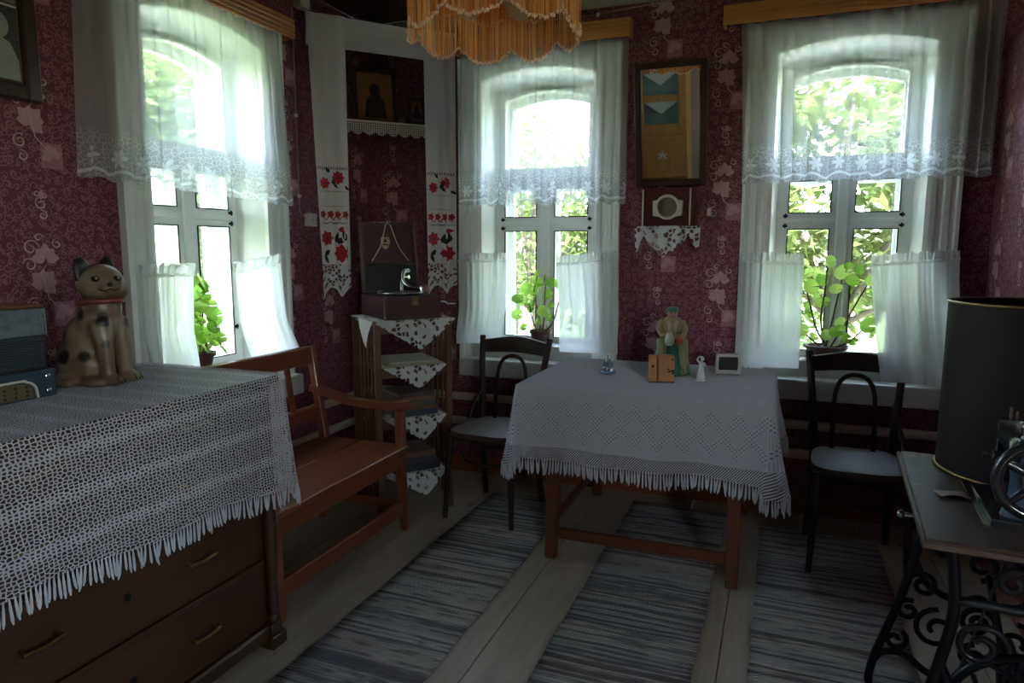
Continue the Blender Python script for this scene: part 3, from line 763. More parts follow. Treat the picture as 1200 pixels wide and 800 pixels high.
# ------------------------------------------------------------------ bentwood chairs
def chair(loc, rz, label):
    c = thing('bentwood_chair', label, 'chair', loc, rz, 'dark wooden chairs at the back wall')
    D, S = MAT['chair_wood'], MAT['chair_seat']
    # seat: rounded trapezoid, slightly domed rim
    def outline(g=0):
        p = []
        for i in range(48):
            a = 2 * PI * i / 48; ca, sa = math.cos(a), math.sin(a)
            sgn = lambda q: (abs(q) ** .55) * (1 if q >= 0 else -1)
            x_ = sgn(ca) * (.205 - g); y_ = sgn(sa) * (.205 - g)
            p.append((x_ * (1 - .16 * (y_ + .2) / .4), y_))
        return p
    m = MB(); o = outline(); i_ = outline(.02); n = 48
    v = [(p[0], p[1], .435) for p in o] + [(p[0] * 1.01, p[1] * 1.01, .448) for p in o] + [(p[0], p[1], .462) for p in o] + [(p[0], p[1], .461) for p in i_]
    f = [tuple(range(n))[::-1]] + [(k * n + j, k * n + (j + 1) % n, (k + 1) * n + (j + 1) % n, (k + 1) * n + j) for k in range(3) for j in range(n)] + [tuple(3 * n + j for j in range(n))]
    m.add(v, f); m.build('seat', S, c, smooth=40)
    m = MB(); m.tube([(p[0] * .93, p[1] * .93, .425) for p in outline()], .012, 6, closed=True); m.build('seat_ring', D, c, smooth=60)
    for s in (-1, 1):
        m = MB(); m.tube([(s * .172, -.165, .44), (s * .18, -.185, .25), (s * .19, -.20, 0)], [.021, .018, .013], 10); m.build('leg', D, c, smooth=60)
        m = MB(); m.tube(bez([(s * .175, .235, 0), (s * .165, .185, .25), (s * .165, .178, .46), (s * .182, .205, .70), (s * .203, .255, .905)], 6), [.016] * 8 + [.019] * 10 + [.017] * 7, 10)
        m.build('rear_post', D, c, smooth=60)
    # curved top rail with a raised middle
    m = MB()
    def rail(u, v):
        x_ = -.195 + .39 * u; yb = .237 + .03 * math.sin(PI * u)
        top = .885 + .022 * math.sin(PI * u) ** 1.4; bot = .812 + .008 * math.sin(PI * u)
        a = v * 2 * PI
        z_ = (top + bot) / 2 + (top - bot) / 2 * max(-1, min(1, 1.3 * math.sin(a))); return (x_, yb + .011 * max(-1, min(1, 1.5 * math.cos(a))) + (z_ - .85) * .14, z_)
    m.grid(rail, 20, 16); m.build('top_rail', D, c, smooth=50)
    # inner hoop
    m = MB()
    hp = [(-.088, .172, .455), (-.088, .188, .60), (-.082, .206, .72), (-.055, .216, .785), (0, .220, .806), (.055, .216, .785), (.082, .206, .72), (.088, .188, .60), (.088, .172, .455)]
    m.tube(bez(hp, 6), .0105, 8); m.build('hoop', D, c, smooth=60)
    for s in (-1, 1):                                               # curved side braces seat to post
        m = MB(); m.tube(bez([(s * .165, .176, .62), (s * .190, .14, .56), (s * .200, .07, .47)], 6), .009, 8); m.build('brace', D, c, smooth=60)
    m = MB(); ring = []
    for i in range(28):
        a = 2 * PI * i / 28; ring.append((.165 * math.cos(a), .165 * math.sin(a) - .005, .30))
    m.tube(ring, .0095, 8, closed=True); m.build('leg_ring', D, c, smooth=60)
    return c
chair((.355, 3.325, .012), R(2), 'dark bentwood chair under the right window with a curtain hem on its back')
chair((-1.365, 3.275, .012), R(-4), 'dark bentwood chair between the shelf stand and the table')

# ------------------------------------------------------------------ bench
bn = thing('bench', 'reddish-brown wooden settle with slatted back under the left window', 'bench', (0, 0, 0))
B = MAT['bench']; bx0, bx1, by0, by1, sz = -2.20, -1.685, 1.935, 2.935, .43
for a, b_ in ((bx0, -1.965), (-1.96, bx1)):
    m = MB(); m.box(a, by0, sz - .026, b_, by1, sz); m.build('seat_board', B, bn, bevel=.004)
m = MB(); m.box(-1.725, by0 + .02, sz - .10, -1.70, by1 - .03, sz - .026); m.build('seat_rail', B, bn, bevel=.003)
for yy, nm in ((by0 + .035, 'near'), (by1 - .035, 'far')):
    m = MB(); m.bar((-1.715, yy, .612), (-1.715, yy, .30), .042, .042, (1, 0, 0)); m.bar((-1.715, yy, .30), (-1.70, yy + .0, 0), .042, .042, (1, 0, 0), .034, .034); m.build('front_leg', B, bn, bevel=.004)
    m = MB(); m.bar((-2.19, yy, 0), (-2.165, yy, .43), .042, .042, (1, 0, 0)); m.bar((-2.165, yy, .43), (-2.235, yy, .905), .042, .042, (1, 0, 0), .036, .036); m.build('rear_post', B, bn, bevel=.004)
    m = MB(); ap = bez([(-2.235, yy, .69), (-2.12, yy, .665), (-1.98, yy, .635), (-1.80, yy, .630), (-1.665, yy, .645)], 5)
    for i in range(len(ap) - 1): m.bar(ap[i], ap[i + 1] + (ap[i + 1] - ap[i]) * .04, .052, .034)
    m.build('armrest', B, bn, smooth=40)
    m = MB(); m.box(-2.17, yy - .012, .10, -1.72, yy + .012, .145); m.build('stretcher', B, bn, bevel=.003)
    m = MB(); m.box(-2.15, yy - .012, sz - .10, -1.735, yy + .012, sz - .026); m.build('seat_rail', B, bn)
m = MB(); m.box(-1.722, by0 + .055, .085, -1.695, by1 - .055, .155); m.build('front_stretcher', B, bn, bevel=.003)
m = MB(); m.box(-2.252, by0 + .056, .815, -2.212, by1 - .056, .905); m.build('back_rail', B, bn, bevel=.006)
m = MB(); m.box(-2.215, by0 + .056, .53, -2.185, by1 - .056, .60); m.build('back_rail', B, bn, bevel=.005)
for k in range(9):
    yy = by0 + .14 + k * .09
    if k % 3 == 2: continue
    m = MB(); m.bar((-2.200, yy, .595), (-2.230, yy, .82), .028, .014, (1, 0, 0)); m.build('slat', B, bn)

# ------------------------------------------------------------------ chest of drawers with cloth
dr = thing('chest_of_drawers', 'dark brown chest of drawers under the crocheted cover', 'dresser', (0, 0, 0))
D = MAT['dresser']; dx0, dx1, dy0, dy1 = -2.20, -1.605, .68, 1.875
m = MB(); m.box(dx0, dy0 + .01, .085, dx1 - .03, dy1 - .01, .945); m.build('carcass', D, dr, bevel=.004)
m = MB(); m.box(dx0, dy0 - .01, .945, dx1 + .02, dy1 + .01, .970); m.build('top', D, dr, bevel=.006)
m = MB(); m.box(dx0, dy0, .03, dx1 - .01, dy1, .085); m.build('plinth', D, dr, bevel=.008)
for yy in (dy0 + .02, dy1 - .055):
    m = MB(); m.box(dx1 - .045, yy - .02, .0, dx1 + .015, yy + .055, .05); m.box(dx1 - .04, yy - .01, .05, dx1 + .005, yy + .045, .092); m.build('foot_block', D, dr, bevel=.005)
    m = MB(); prof = [(.018, .092), (.020, .11), (.012, .12), (.021, .15), (.022, .2), (.017, .215), (.021, .23), (.017, .25), (.021, .28), (.024, .45), (.024, .70), (.020, .80), (.024, .83), (.016, .86), (.022, .90), (.022, .945)]
    m.lathe(prof, 16, (dx1 - .012, yy + .018, 0)); m.build('corner_column', D, dr, smooth=50)
zs = [(.105, .315), (.335, .575), (.595, .80), (.815, .935)]
for k, (a, b_) in enumerate(zs):
    d = thing_part = MB(); d.box(dx1 - .032, dy0 + .075, a, dx1 - .016, dy1 - .085, b_)
    dw = d.build('drawer', D, dr, bevel=.005)
    for yy in ((dy0 + dy1) / 2 - .245, (dy0 + dy1) / 2 + .245):
        zc = (a + b_) / 2 + .005; h = MB()
        h.tube([(dx1 + .008, yy - .052, zc), (dx1 + .012, yy, zc - .004), (dx1 + .008, yy + .052, zc)], .006, 8)
        for q in (-.042, .042): h.tube([(dx1 - .018, yy + q, zc + .004), (dx1 + .008, yy + q, zc)], .005, 6)
        h.build('handle', MAT['brass'], dw, smooth=60)
    yy = (dy0 + dy1) / 2 ; h = MB(); zc = (a + b_) / 2
    h.M = Matrix.Translation((dx1 - .0165, yy, zc)) @ Matrix.Rotation(PI / 2, 4, 'Y'); h.lathe([(.010, 0), (.010, .003), (.006, .004), (.003, .002)], 14)
    h.build('keyhole', MAT['black_metal'], dw, smooth=60)
for a in (.315, .575, .80):
    m = MB(); m.box(dx1 - .035, dy0 + .06, a + .002, dx1 - .01, dy1 - .07, a + .018); m.build('divider', D, dr, bevel=.003)
def ddrop(s, t):
    if s == 'r': return .335 + .045 * t + .010 * math.sin(t * 15)
    if s in ('fr',): return .34
    if s == 'br': return .385 + .03 * math.sin(PI * t)
    if s == 'b': return .36 - .1 * t
    if s in ('l', 'bl', 'fl'): return .03
    return .34
drape('crochet_cover', dx0 - .01, dx1 + .03, dy0 - .02, dy1 + .02, .976, ddrop, MAT['crochet'], 'open crochet cover with fringe over the chest of drawers', 'tablecloth', wave=.010, flare=.020, rc=.02, k=15, seed=7, fringe=.055, ftk=.0032, fstep=.0115, sides=('r', 'br', 'fr', 'b', 'f'))

# ------------------------------------------------------------------ corner shelf stand
ST_C, ST_R = (-1.908, 3.251), R(50)
st = thing('shelf_stand', 'open wooden shelf stand with four shelves in the corner', 'shelf', (ST_C[0], ST_C[1], 0), ST_R)
S = MAT['stand']; sw, sd = .195, .19
SH = [.205, .505, .775, 1.005]
for sx in (-1, 1):
    for sy in (-1, 1):
        m = MB(); m.box(sx * sw - .016, sy * sd - .016, 0, sx * sw + .016, sy * sd + .016, 1.03); m.build('post', S, st, bevel=.003)
for z_ in SH:
    m = MB(); m.box(-sw + .0, -sd + .0, z_, sw, sd, z_ + .018); m.build('shelf', S, st, bevel=.002)
for z_ in SH[1:]:
    for sy in (-1, 1):
        m = MB(); m.box(-sw + .016, sy * sd - .008, z_ - .035, sw - .016, sy * sd + .008, z_ - .001); m.build('shelf_rail', S, st)
for sx in (-1, 1):
    for q in (-.10, -.035, .03, .095):
        m = MB(); m.tube([(sx * (sw + .001), q, .06), (sx * (sw + .001), q, 1.0)], .0075, 8); m.build('spindle', S, st)
m = MB(); m.box(-sw - .02, -sd - .02, 1.0235, sw + .02, sd + .02, 1.035); m.build('top_board', S, st, bevel=.003)
stM = Matrix.Translation((ST_C[0], ST_C[1], 0)) @ Matrix.Rotation(ST_R, 4, 'Z')
def in_stand(x_, y_, z_): return tuple(stM @ Vector((x_, y_, z_)))

def doily(label, z_, hw, drop, y_front, ptx=0, left=False, depth=.12, scal=6):
    """White cutwork cloth lying on a shelf with a pointed flap hanging over the front edge."""
    t = thing('doily', label, 'doily', in_stand(0, 0, z_), ST_R, 'white cutwork doilies on the shelf stand')
    m = MB(); yf = y_front
    m.add([(-hw, yf, .003), (hw, yf, .003), (hw, yf + depth, .003), (-hw, yf + depth, .003)], [(0, 1, 2, 3)], [(-hw, 0), (hw, 0), (hw, depth), (-hw, depth)])
    if left: m.add([(-hw, yf, .0032), (-hw + .02, yf, .0032), (-hw + .02, -yf - .06, .0032), (-hw, -yf - .06, .0032)], [(0, 1, 2, 3)], [(0, 0), (.02, 0), (.02, .3), (0, .3)])
    m.build('cloth_top', MAT['cutwork'], t, recalc=False)
    def flap(u, v):
        k = v; e = hw * (1 - k) + .004; x_ = ptx * k + (2 * u - 1) * e
        wob = .007 * abs(math.sin(k * PI * scal)) * (1 if u in (0, 1) else 0)
        x_ += wob * (1 if u == 1 else -1 if u == 0 else 0)
        return (x_, yf - .004 - .010 * math.sin(PI * v) * (.5 + .5 * math.sin(u * 9)), .003 - drop * v)
    m = MB(); m.grid(flap, 12, 14, lambda u, v: (flap(u, v)[0], -drop * v)); m.build('pointed_flap', MAT['cutwork'], t, recalc=False, smooth=60)
    if left:
        def flap2(u, v):
            e = .12 * (1 - v) + .002; y_ = -.10 + (2 * u - 1) * e
            return (-hw - .004 - .006 * math.sin(PI * v), y_, .003 - drop * .95 * v)
        m = MB(); m.grid(flap2, 10, 12, lambda u, v: (flap2(u, v)[1], -drop * v)); m.build('side_flap', MAT['linen'], t, recalc=False, smooth=60)
    return t
doily('white cutwork doily under the gramophone, on the stand top', 1.035, .222, .155, -.216, .03, True, .40, 7)
doily('white cutwork doily on the second shelf under the papers', SH[2] + .018, .17, .115, -.211, .02)
doily('white cutwork doily on the third shelf under the books', SH[1] + .018, .165, .125, -.211, .04)
doily('white cutwork doily on the lowest shelf near the floor', SH[0] + .018, .165, .13, -.211, .05)
# books and papers
def book(x_, y_, z_, w, d, h, rz, col, label, name='book'):
    t = thing(name, label, 'book' if name == 'book' else 'papers', in_stand(x_, y_, z_), ST_R + rz, 'books and papers on the shelf stand')
    cm = plain('book_cover', col, .6, scale=50)
    c = MB(); c.box(-w / 2, -d / 2, 0, w / 2, d / 2, .0025); c.box(-w / 2, -d / 2, h - .0025, w / 2, d / 2, h); c.box(-w / 2, -d / 2, .0025, w / 2, -d / 2 + .003, h - .0025); c.build('cover', cm, t)
    p = MB(); p.box(-w / 2 + .004, -d / 2 + .004, .0026, w / 2 - .004, d / 2 - .004, h - .0026); p.build('pages', MAT['paper'], t)
    return t
zb = SH[2] + .0215
book(0, -.05, zb, .30, .30, .012, .03, (.34, .30, .20), 'flat buff folder at the bottom of the papers on the second shelf', 'folder')
book(.01, -.06, zb + .0125, .26, .27, .010, -.05, (.42, .40, .33), 'pale paper folder on top of the papers on the second shelf', 'folder')
zb = SH[1] + .0215; hh = 0
for i, (w, d, h, rz, c, l) in enumerate(((.24, .26, .030, .02, (.05, .06, .09), 'dark blue book at the bottom of the pile on the third shelf'), (.25, .24, .022, -.06, (.16, .07, .04), 'brown book second from the bottom on the third shelf'), (.22, .24, .026, .08, (.10, .09, .07), 'grey-brown book in the middle of the third shelf pile'), (.23, .22, .018, -.03, (.22, .12, .07), 'worn tan book near the top of the third shelf pile'), (.20, .22, .022, .12, (.09, .05, .05), 'dark red book on top of the third shelf pile'))):
    book(.01, -.06, zb + hh, w, d, h, rz, c, l); hh += h + .0005
zb = SH[0] + .0215; hh = 0
for i, (w, d, h, rz, c, l) in enumerate(((.26, .26, .036, .02, (.03, .035, .045), 'thick black book at the bottom of the lowest shelf pile'), (.24, .24, .030, -.05, (.06, .05, .06), 'charcoal book in the middle of the lowest shelf pile'), (.22, .22, .03, .06, (.14, .07, .05), 'brown book on top of the lowest shelf pile'))):
    book(.01, -.06, zb + hh, w, d, h, rz, c, l); hh += h + .0005

# ------------------------------------------------------------------ portable gramophone
MAT['leatherette'] = plain('oxblood_leatherette', (.075, .022, .024), .5, noise_amt=.3, scale=120, bstr=.3)
MAT['felt_black'] = plain('black_lining', (.010, .008, .010), .5, scale=80)
gr = thing('gramophone', 'open portable wind-up gramophone in an oxblood case', 'gramophone', in_stand(.0, .0, 1.0395), ST_R)
L_ = MAT['leatherette']; gw, gd, gh = .155, .195, .115
m = MB(); m.box(-gw, -gd, 0, gw, gd, gh); m.build('case', L_, gr, bevel=.006, seg=2)
m = MB(); m.box(-gw + .012, -gd + .012, gh, gw - .012, gd - .012, gh + .004); m.build('motor_board', MAT['felt_black'], gr)
m = MB(); m.lathe([(.115, 0), (.118, .006), (.116, .012), (.03, .013), (.004, .013), (.004, .022), (.002, .024)], 40, (-.01, -.055, gh + .006)); m.build('turntable', MAT['felt_black'], gr, smooth=40)
m = MB(); m.tube([(-.01 + .118 * math.cos(2 * PI * i / 40), -.055 + .118 * math.sin(2 * PI * i / 40), gh + .015) for i in range(40)], .003, 6, closed=True); m.build('turntable_rim', MAT['steel'], gr, smooth=60)
m = MB(); m.tube(bez([(.045, .10, gh), (.045, .10, gh + .055), (.055, .09, gh + .085), (.075, .06, gh + .09)], 5), .011, 10); m.build('tonearm_stand', MAT['steel'], gr, smooth=60)
m = MB(); m.tube(bez([(.078, .075, gh + .125), (.045, .06, gh + .118), (.028, .03, gh + .075), (.05, -.01, gh + .042), (.09, -.035, gh + .036), (.115, -.05, gh + .034)], 5), [.013] * 8 + [.0105] * 18, 12); m.build('tonearm', MAT['steel'], gr, smooth=60)
m = MB(); m.M = Matrix.Translation((.118, -.055, gh + .036)) @ Matrix.Rotation(R(80), 4, 'X'); m.lathe([(.022, -.008), (.027, -.006), (.027, .006), (.022, .008)], 20); m.build('sound_box', MAT['steel'], gr, smooth=40)
m = MB(); m.lathe([(.012, 0), (.014, .012), (.008, .02)], 12, (-.105, .03, gh + .004)); m.build('brake_knob', MAT['steel'], gr, smooth=40)
# lid stands open, hinged at the back, sound chamber below it
ml = Matrix.Translation((0, gd - .012, gh + .002)) @ Matrix.Rotation(R(-6), 4, 'X')
m = MB(); m.M = ml; lh = .385
m.box(-gw, -.012, 0, gw, .0, lh); m.box(-gw, -.062, 0, -gw + .01, -.012, lh); m.box(gw - .01, -.062, 0, gw, -.012, lh); m.box(-gw + .01, -.062, lh - .01, gw - .01, -.012, lh)
m.build('lid', L_, gr, bevel=.002)
m = MB(); m.M = ml; m.box(-gw + .0105, -.020, .155, gw - .0105, -.0125, lh - .0105); m.build('lid_lining', plain('lid_lining', (.075, .020, .018), .45, scale=40), gr)
m = MB(); m.M = ml; m.box(-gw + .011, -.06, .004, gw - .011, -.0125, .150); m.build('sound_chamber', MAT['felt_black'], gr)
m = MB(); m.M = ml; m.tube([(-gw + .012, -.062, .153), (gw - .012, -.062, .153)], .003, 6); m.build('chamber_lip', MAT['steel'], gr)
m = MB(); m.M = ml @ Matrix.Translation((-.012, -.0205, .275)); m.prism([(-.024, .03), (.024, .03), (.026, .0), (.015, -.028), (0, -.038), (-.015, -.028), (-.026, 0)], -.002, 0); bdg = m.build('maker_badge', plain('badge', (.42, .33, .20), .4, .3), gr)
m = MB(); m.M = ml @ Matrix.Translation((-.012, -.0227, .272)); m.prism([(-.016, -.004), (.014, -.006), (.016, -.013), (-.014, -.011)], -.0004, 0); m.prism([(-.006, .022), (.006, .022), (.008, .004), (-.008, .004)], -.0004, 0); m.build('badge_emblem', MAT['felt_black'], bdg)
for s in (-1, 1):
    m = MB(); m.M = ml; m.tube(bez([(s * .012, -.045, lh - .012), (s * .03, -.05, lh - .07), (s * .055, -.055, lh - .14), (s * .105, -.058, lh - .215)], 6), .0022, 6); m.build('lid_cord', MAT['ivory'], gr)
m = MB(); m.M = ml; m.box(-.012, -.069, lh - .016, .012, -.0621, lh + .002); m.build('lid_catch', MAT['steel'], gr, bevel=.002)
m = MB(); m.box(-.012, -gd - .006, gh - .045, .026, -gd - .0005, gh + .002); lk = m.build('lock_plate', MAT['brass'], gr, bevel=.002)
m = MB(); m.box(-.004, -gd - .010, gh - .04, .018, -gd - .0062, gh - .016); m.build('lock_tongue', MAT['steel'], lk)
m = MB(); m.box(gw + .0005, -.16, gh - .045, gw + .004, -.115, gh - .02); m.build('crank_plate', MAT['steel'], gr); m = MB(); m.tube([(gw + .003, -.14, gh - .033), (gw + .05, -.14, gh - .036), (gw + .062, -.14, gh - .05), (gw + .11, -.14, gh - .05)], .005, 8); m.build('crank', MAT['steel'], gr, smooth=60)
for s in (-1, 1):
    m = MB(); m.ball((s * (gw - .004), -gd + .002, .008), .009); m.build('corner_guard', MAT['brass'], gr, smooth=60)

# ------------------------------------------------------------------ embroidered towel across the corner, icon shelf
A = Vector((WX + .025, 3.215, 2.645)); Bp = Vector((-1.868, WY - .02, 2.645)); AB = (Bp - A); Lab = AB.length; ex = AB.normalized(); en = Vector((ex.y, -ex.x, 0))
tw = thing('embroidered_towel', 'long white towel with red rose embroidery draped across the corner', 'towel', A)
def tp(s, d, z_): return ex * s + en * d + Vector((0, 0, z_))
MAT['red_thread'] = plain('red_thread', (.42, .016, .022), .8, scale=120); MAT['black_thread'] = plain('black_thread', (.020, .018, .022), .8, scale=120)
def band(u, v):
    s = u * Lab; sag = -.004 * math.sin(PI * u)
    return tuple(tp(s, .01 + .010 * math.sin(v * 5 + u * 6), sag - .165 * v))
m = MB(); m.grid(band, 30, 8, lambda u, v: (u * Lab, v * .1)); m.build('towel_band', MAT['linen'], tw, smooth=180, recalc=False)
def tail(s0, s1, sb0, sb1, zb, seed, nm):
    fo = folds(seed, 2)
    def fn(u, v):
        s = (s0 + u * (s1 - s0)) * (1 - v) + (sb0 + u * (sb1 - sb0)) * v
        return tp(s, .034 + .014 * fo(u) * (.4 + v * .6), -.004 - v * zb)
    m = MB(); m.grid(lambda u, v: tuple(fn(u, v)), 16, 40, lambda u, v: (u * .2, v * zb)); tl = m.build(nm, MAT['linen'], tw, smooth=180, recalc=False)
    def lace(u, v):
        p = fn(u, 1); return (p.x, p.y, p.z - v * (.19 - .06 * abs(math.sin(u * PI * 1.5))))
    m = MB(); m.grid(lambda u, v: lace(u, v), 16, 8, lambda u, v: (u * .2, v * .19)); m.build('lace_end', MAT['towel_lace'], tl, smooth=180, recalc=False)
    def on(u, v): return fn(u, v) + en * .002
    red, blk = MB(), MB()
    def shape(mb, uc, vc, poly, lift=0):
        mb.add([tuple(on(uc + a * 1.3 / .20, vc - b_ * 1.3 / zb) + en * lift) for a, b_ in poly], [tuple(range(len(poly)))])
    def flower(uc, vc, r, k=7):
        for i in range(k): shape(red, uc, vc, [(x_, z_) for x_, z_ in petal_poly(0, 0, 2 * PI * i / k, r, r * .42)], .0003 * (i % 3))
        shape(blk, uc, vc, [(r * .16 * math.cos(a * PI / 3), r * .16 * math.sin(a * PI / 3)) for a in range(6)], .0014)
    def leaf(uc, vc, a, L): shape(blk, uc, vc, petal_poly(0, 0, a, L, L * .22), .0008)
    def rib(mb, uc, vc, pts, w):
        q = MB(); ribbon(q, pts, w, 0)
        mb.add([tuple(on(uc + p.x / .20, vc - p.z / zb) + en * .0006) for p in q.v], q.f)
    def V(z_): return (zb - z_) / zb                                # z_ above the hem
    # lower bouquet
    flower(.70, V(.06), .042, 8); flower(.22, V(.145), .034, 7); shape(red, .62, V(.19), petal_poly(0, 0, .1, .05, .012), .001); leaf(.5, V(.12), 1.2, .05); leaf(.55, V(.12), .4, .06); leaf(.3, V(.08), -2.4, .045); leaf(.85, V(.13), 1.9, .05); leaf(.12, V(.05), -1.1, .04)
    rib(blk, .5, V(.12), [(-.06, .01), (-.02, .03), (.02, .0), (.04, -.03)], .003)
    # scalloped garland
    for i in range(4): flower(.14 + i * .24, V(.275), .018, 5)
    rib(red, .5, V(.255), [(-.085 + .17 * i / 24, .010 * math.sin(i * PI / 3)) for i in range(25)], .0035); rib(blk, .5, V(.235), [(-.085 + .17 * i / 24, -.008 * abs(math.sin(i * PI / 8))) for i in range(25)], .0022)
    for zq in (.225, .32, .40): rib(blk, .5, V(zq), [(-.09 + .18 * i / 10, 0) for i in range(11)], .0012)
    # upper roses
    flower(.66, V(.475), .030, 8); flower(.24, V(.445), .026, 7); leaf(.46, V(.44), .9, .04); leaf(.5, V(.45), -.8, .035); leaf(.85, V(.43), -.6, .03); leaf(.4, V(.50), 2.2, .03)
    for i in range(14): shape(blk, .06 + i * .067, V(.525), [(-.002, -.006), (.002, -.006), (.002, .006), (-.002, .006)], .0006)
    tag(red.build('red_embroidery', MAT['red_thread'], tl, recalc=False), kind='stuff'); tag(blk.build('black_embroidery', MAT['black_thread'], tl, recalc=False), kind='stuff')
tail(.0, .205, .04, .20, 1.33, 31, 'towel_end')
tail(Lab - .20, Lab - .005, Lab - .19, Lab - .01, 1.33, 34, 'towel_end')
# icon shelf
m = MB(); zsf = 2.135
ia, ib = 3.40, -2.02
m.prism([(WX + .002, WY - .002), (WX + .002, ia), (ib, WY - .002)], zsf - .02, zsf, 'z')
icsh = thing('icon_shelf', 'triangular corner shelf with a crocheted lace edge', 'shelf'); m.build('shelf_board', MAT['dark_wood'], icsh)
P0 = Vector((WX + .006, ia, 0)); P1 = Vector((ib, WY - .006, 0)); e2 = (P1 - P0).normalized(); n2 = Vector((e2.y, -e2.x, 0)); L2 = (P1 - P0).length
def lacef(u, v):
    p = P0 + e2 * (u * L2) + n2 * .006; d = .085 + .022 * (1 - abs(math.sin(u * PI * 9)) ** .8) * -1
    return (p.x, p.y, zsf + .003 - v * d)
def lace_alpha(b):
    u, v = _uv(b)
    d = _edge(b, _vec(b, u, v), 75, .25); net = b.m('SUBTRACT', 1, b.smooth(d, .16, .24))
    return b.m('MAXIMUM', net, b.m('GREATER_THAN', v, .072))
MAT['edge_lace'] = cloth_mat('edge_lace', (.84, .80, .75), lace_alpha, .2)
m = MB(); m.grid(lacef, 108, 8, lambda u, v: (u * L2, (1 - v) * .085)); m.build('lace_edge', MAT['edge_lace'], icsh, recalc=False)
MAT['icon_gold'] = plain('tarnished_gilt', (.30, .14, .04), .45, .2, scale=12, noise_amt=.5)
MAT['icon_dark'] = plain('darkened_panel', (.030, .014, .009), .5, scale=10, noise_amt=.5)
def icon(p, ang, w, h, label, tilt=R(-8)):
    t = thing('icon', label, 'icon', p, ang, 'framed icons on the corner shelf'); t.rotation_euler = (tilt, 0, ang)
    m = MB(); fw = .028
    for b_ in ((-w / 2, 0, -w / 2 + fw, h), (w / 2 - fw, 0, w / 2, h), (-w / 2 + fw, 0, w / 2 - fw, fw), (-w / 2 + fw, h - fw, w / 2 - fw, h)): m.box(b_[0], -.012, b_[1], b_[2], .012, b_[3])
    m.build('icon_frame', MAT['dark_wood'], t, bevel=.003)
    m = MB(); m.box(-w / 2 + fw, -.002, fw, w / 2 - fw, .006, h - fw); m.build('panel', MAT['icon_gold'], t)
    m = MB(); zf = h * .62
    m.ball((0, -.004, zf), (w * .12, .004, w * .14)); m.prism([(-w * .25, fw + .01), (w * .25, fw + .01), (w * .2, h * .42), (w * .08, zf - w * .1), (-w * .08, zf - w * .1), (-w * .2, h * .42)], -.006, -.003)
    m.build('painted_figure', MAT['icon_dark'], t)
    return t
angc = math.atan2(e2.y, e2.x)
cpt = (P0 + P1) / 2 - n2 * .10
icon((cpt.x, cpt.y, zsf + .003), angc, .27, .33, 'large dark framed icon in the middle of the corner shelf')
q = P1 - e2 * .085 - n2 * .028; icon((q.x, q.y, zsf + .003), angc, .12, .17, 'small dark icon at the right end of the corner shelf')

# ------------------------------------------------------------------ mirror, wall speaker, small wall things
mr = thing('wall_mirror', 'dark wood framed mirror tilted forward from the back wall', 'mirror', (-.578, WY - .04, 1.735)); mr.rotation_euler = (R(12), 0, 0)
mw, mh, fw = .185, .625, .035
for b_ in ((-mw, 0, -mw + fw, mh), (mw - fw, 0, mw, mh), (-mw + fw, 0, mw - fw, fw), (-mw + fw, mh - fw, mw - fw, mh)):
    m = MB(); m.box(b_[0], -.014, b_[1], b_[2], .012, b_[3]); m.build('frame_rail', MAT['dark_wood'], mr, bevel=.005)
m = MB(); m.box(-mw + fw, .0, fw, mw - fw, .004, mh - fw); m.build('mirror_glass', MAT['mirror'], mr)
m = MB(); m.box(-mw + fw * .5, .0045, fw * .5, mw - fw * .5, .010, mh - fw * .5); m.build('backing', MAT['dark_wood'], mr)
m = MB(); m.tube([(-.10, .012, mh - .06), (0, .10, mh - .005), (.10, .012, mh - .06)], .002, 5); m.build('hanging_wire', MAT['steel'], mr)
sp = thing('wall_speaker', 'dark red wall box with an ivory round speaker ring below the mirror', 'speaker', (-.582, WY - .001, 1.52))
MAT['oxblood'] = plain('oxblood_lacquer', (.060, .010, .012), .3, scale=30)
m = MB(); m.box(-.142, -.075, 0, .142, 0, .20); m.build('box', MAT['oxblood'], sp, bevel=.004)
for x_ in (-.137, .112):
    m = MB(); m.box(x_, -.079, .004, x_ + .008, -.0752, .196); m.build('edge_strip', MAT['ivory'], sp)
m = MB(); m.prism([(-.078, .055), (-.045, .050), (.04, .050), (.078, .055), (.080, .135), (.045, .140), (-.045, .140), (-.080, .135)], -.088, -.0755); m.build('speaker_plate', MAT['ivory'], sp, bevel=.004)
m = MB(); m.M = Matrix.Translation((0, -.088, .100)) @ Matrix.Rotation(PI / 2, 4, 'X'); m.lathe([(.062, -.004), (.066, .006), (.062, .016), (.054, .018), (.050, .010), (.050, -.002)], 40, cap=False); m.build('speaker_ring', MAT['ivory'], sp, smooth=40)
m = MB(); m.M = Matrix.Translation((0, -.0885, .100)) @ Matrix.Rotation(PI / 2, 4, 'X'); m.lathe([(.052, 0), (.052, .004)], 32); m.build('speaker_mesh', plain('speaker_cloth', (.13, .09, .06), .8, scale=200), sp)
dl = thing('doily', 'white scalloped cutwork doily hanging under the wall speaker', 'doily', (-.582, WY - .078, 1.518))
def dflap(u, v):
    hw = .175; x_ = (2 * u - 1) * hw; prof = .075 + .085 * max(0, 1 - abs(x_ + .01) / .11) + .06 * max(0, 1 - abs(abs(x_) - .165) / .035) - .02 * max(0, 1 - abs(abs(x_) - .125) / .03)
    return (x_ * (1 - .04 * v), -.006 - .012 * v * math.sin(u * 30), .004 - v * (prof + .010 * math.sin(u * 44)))
m = MB(); m.grid(dflap, 60, 12, lambda u, v: (u * .35, dflap(u, v)[2])); m.build('flap', MAT['cutwork'], dl, recalc=False, smooth=60)
m = MB(); m.box(-.145, .0, .0, .145, .075, .0015); m.build('cloth_top', MAT['linen'], dl)
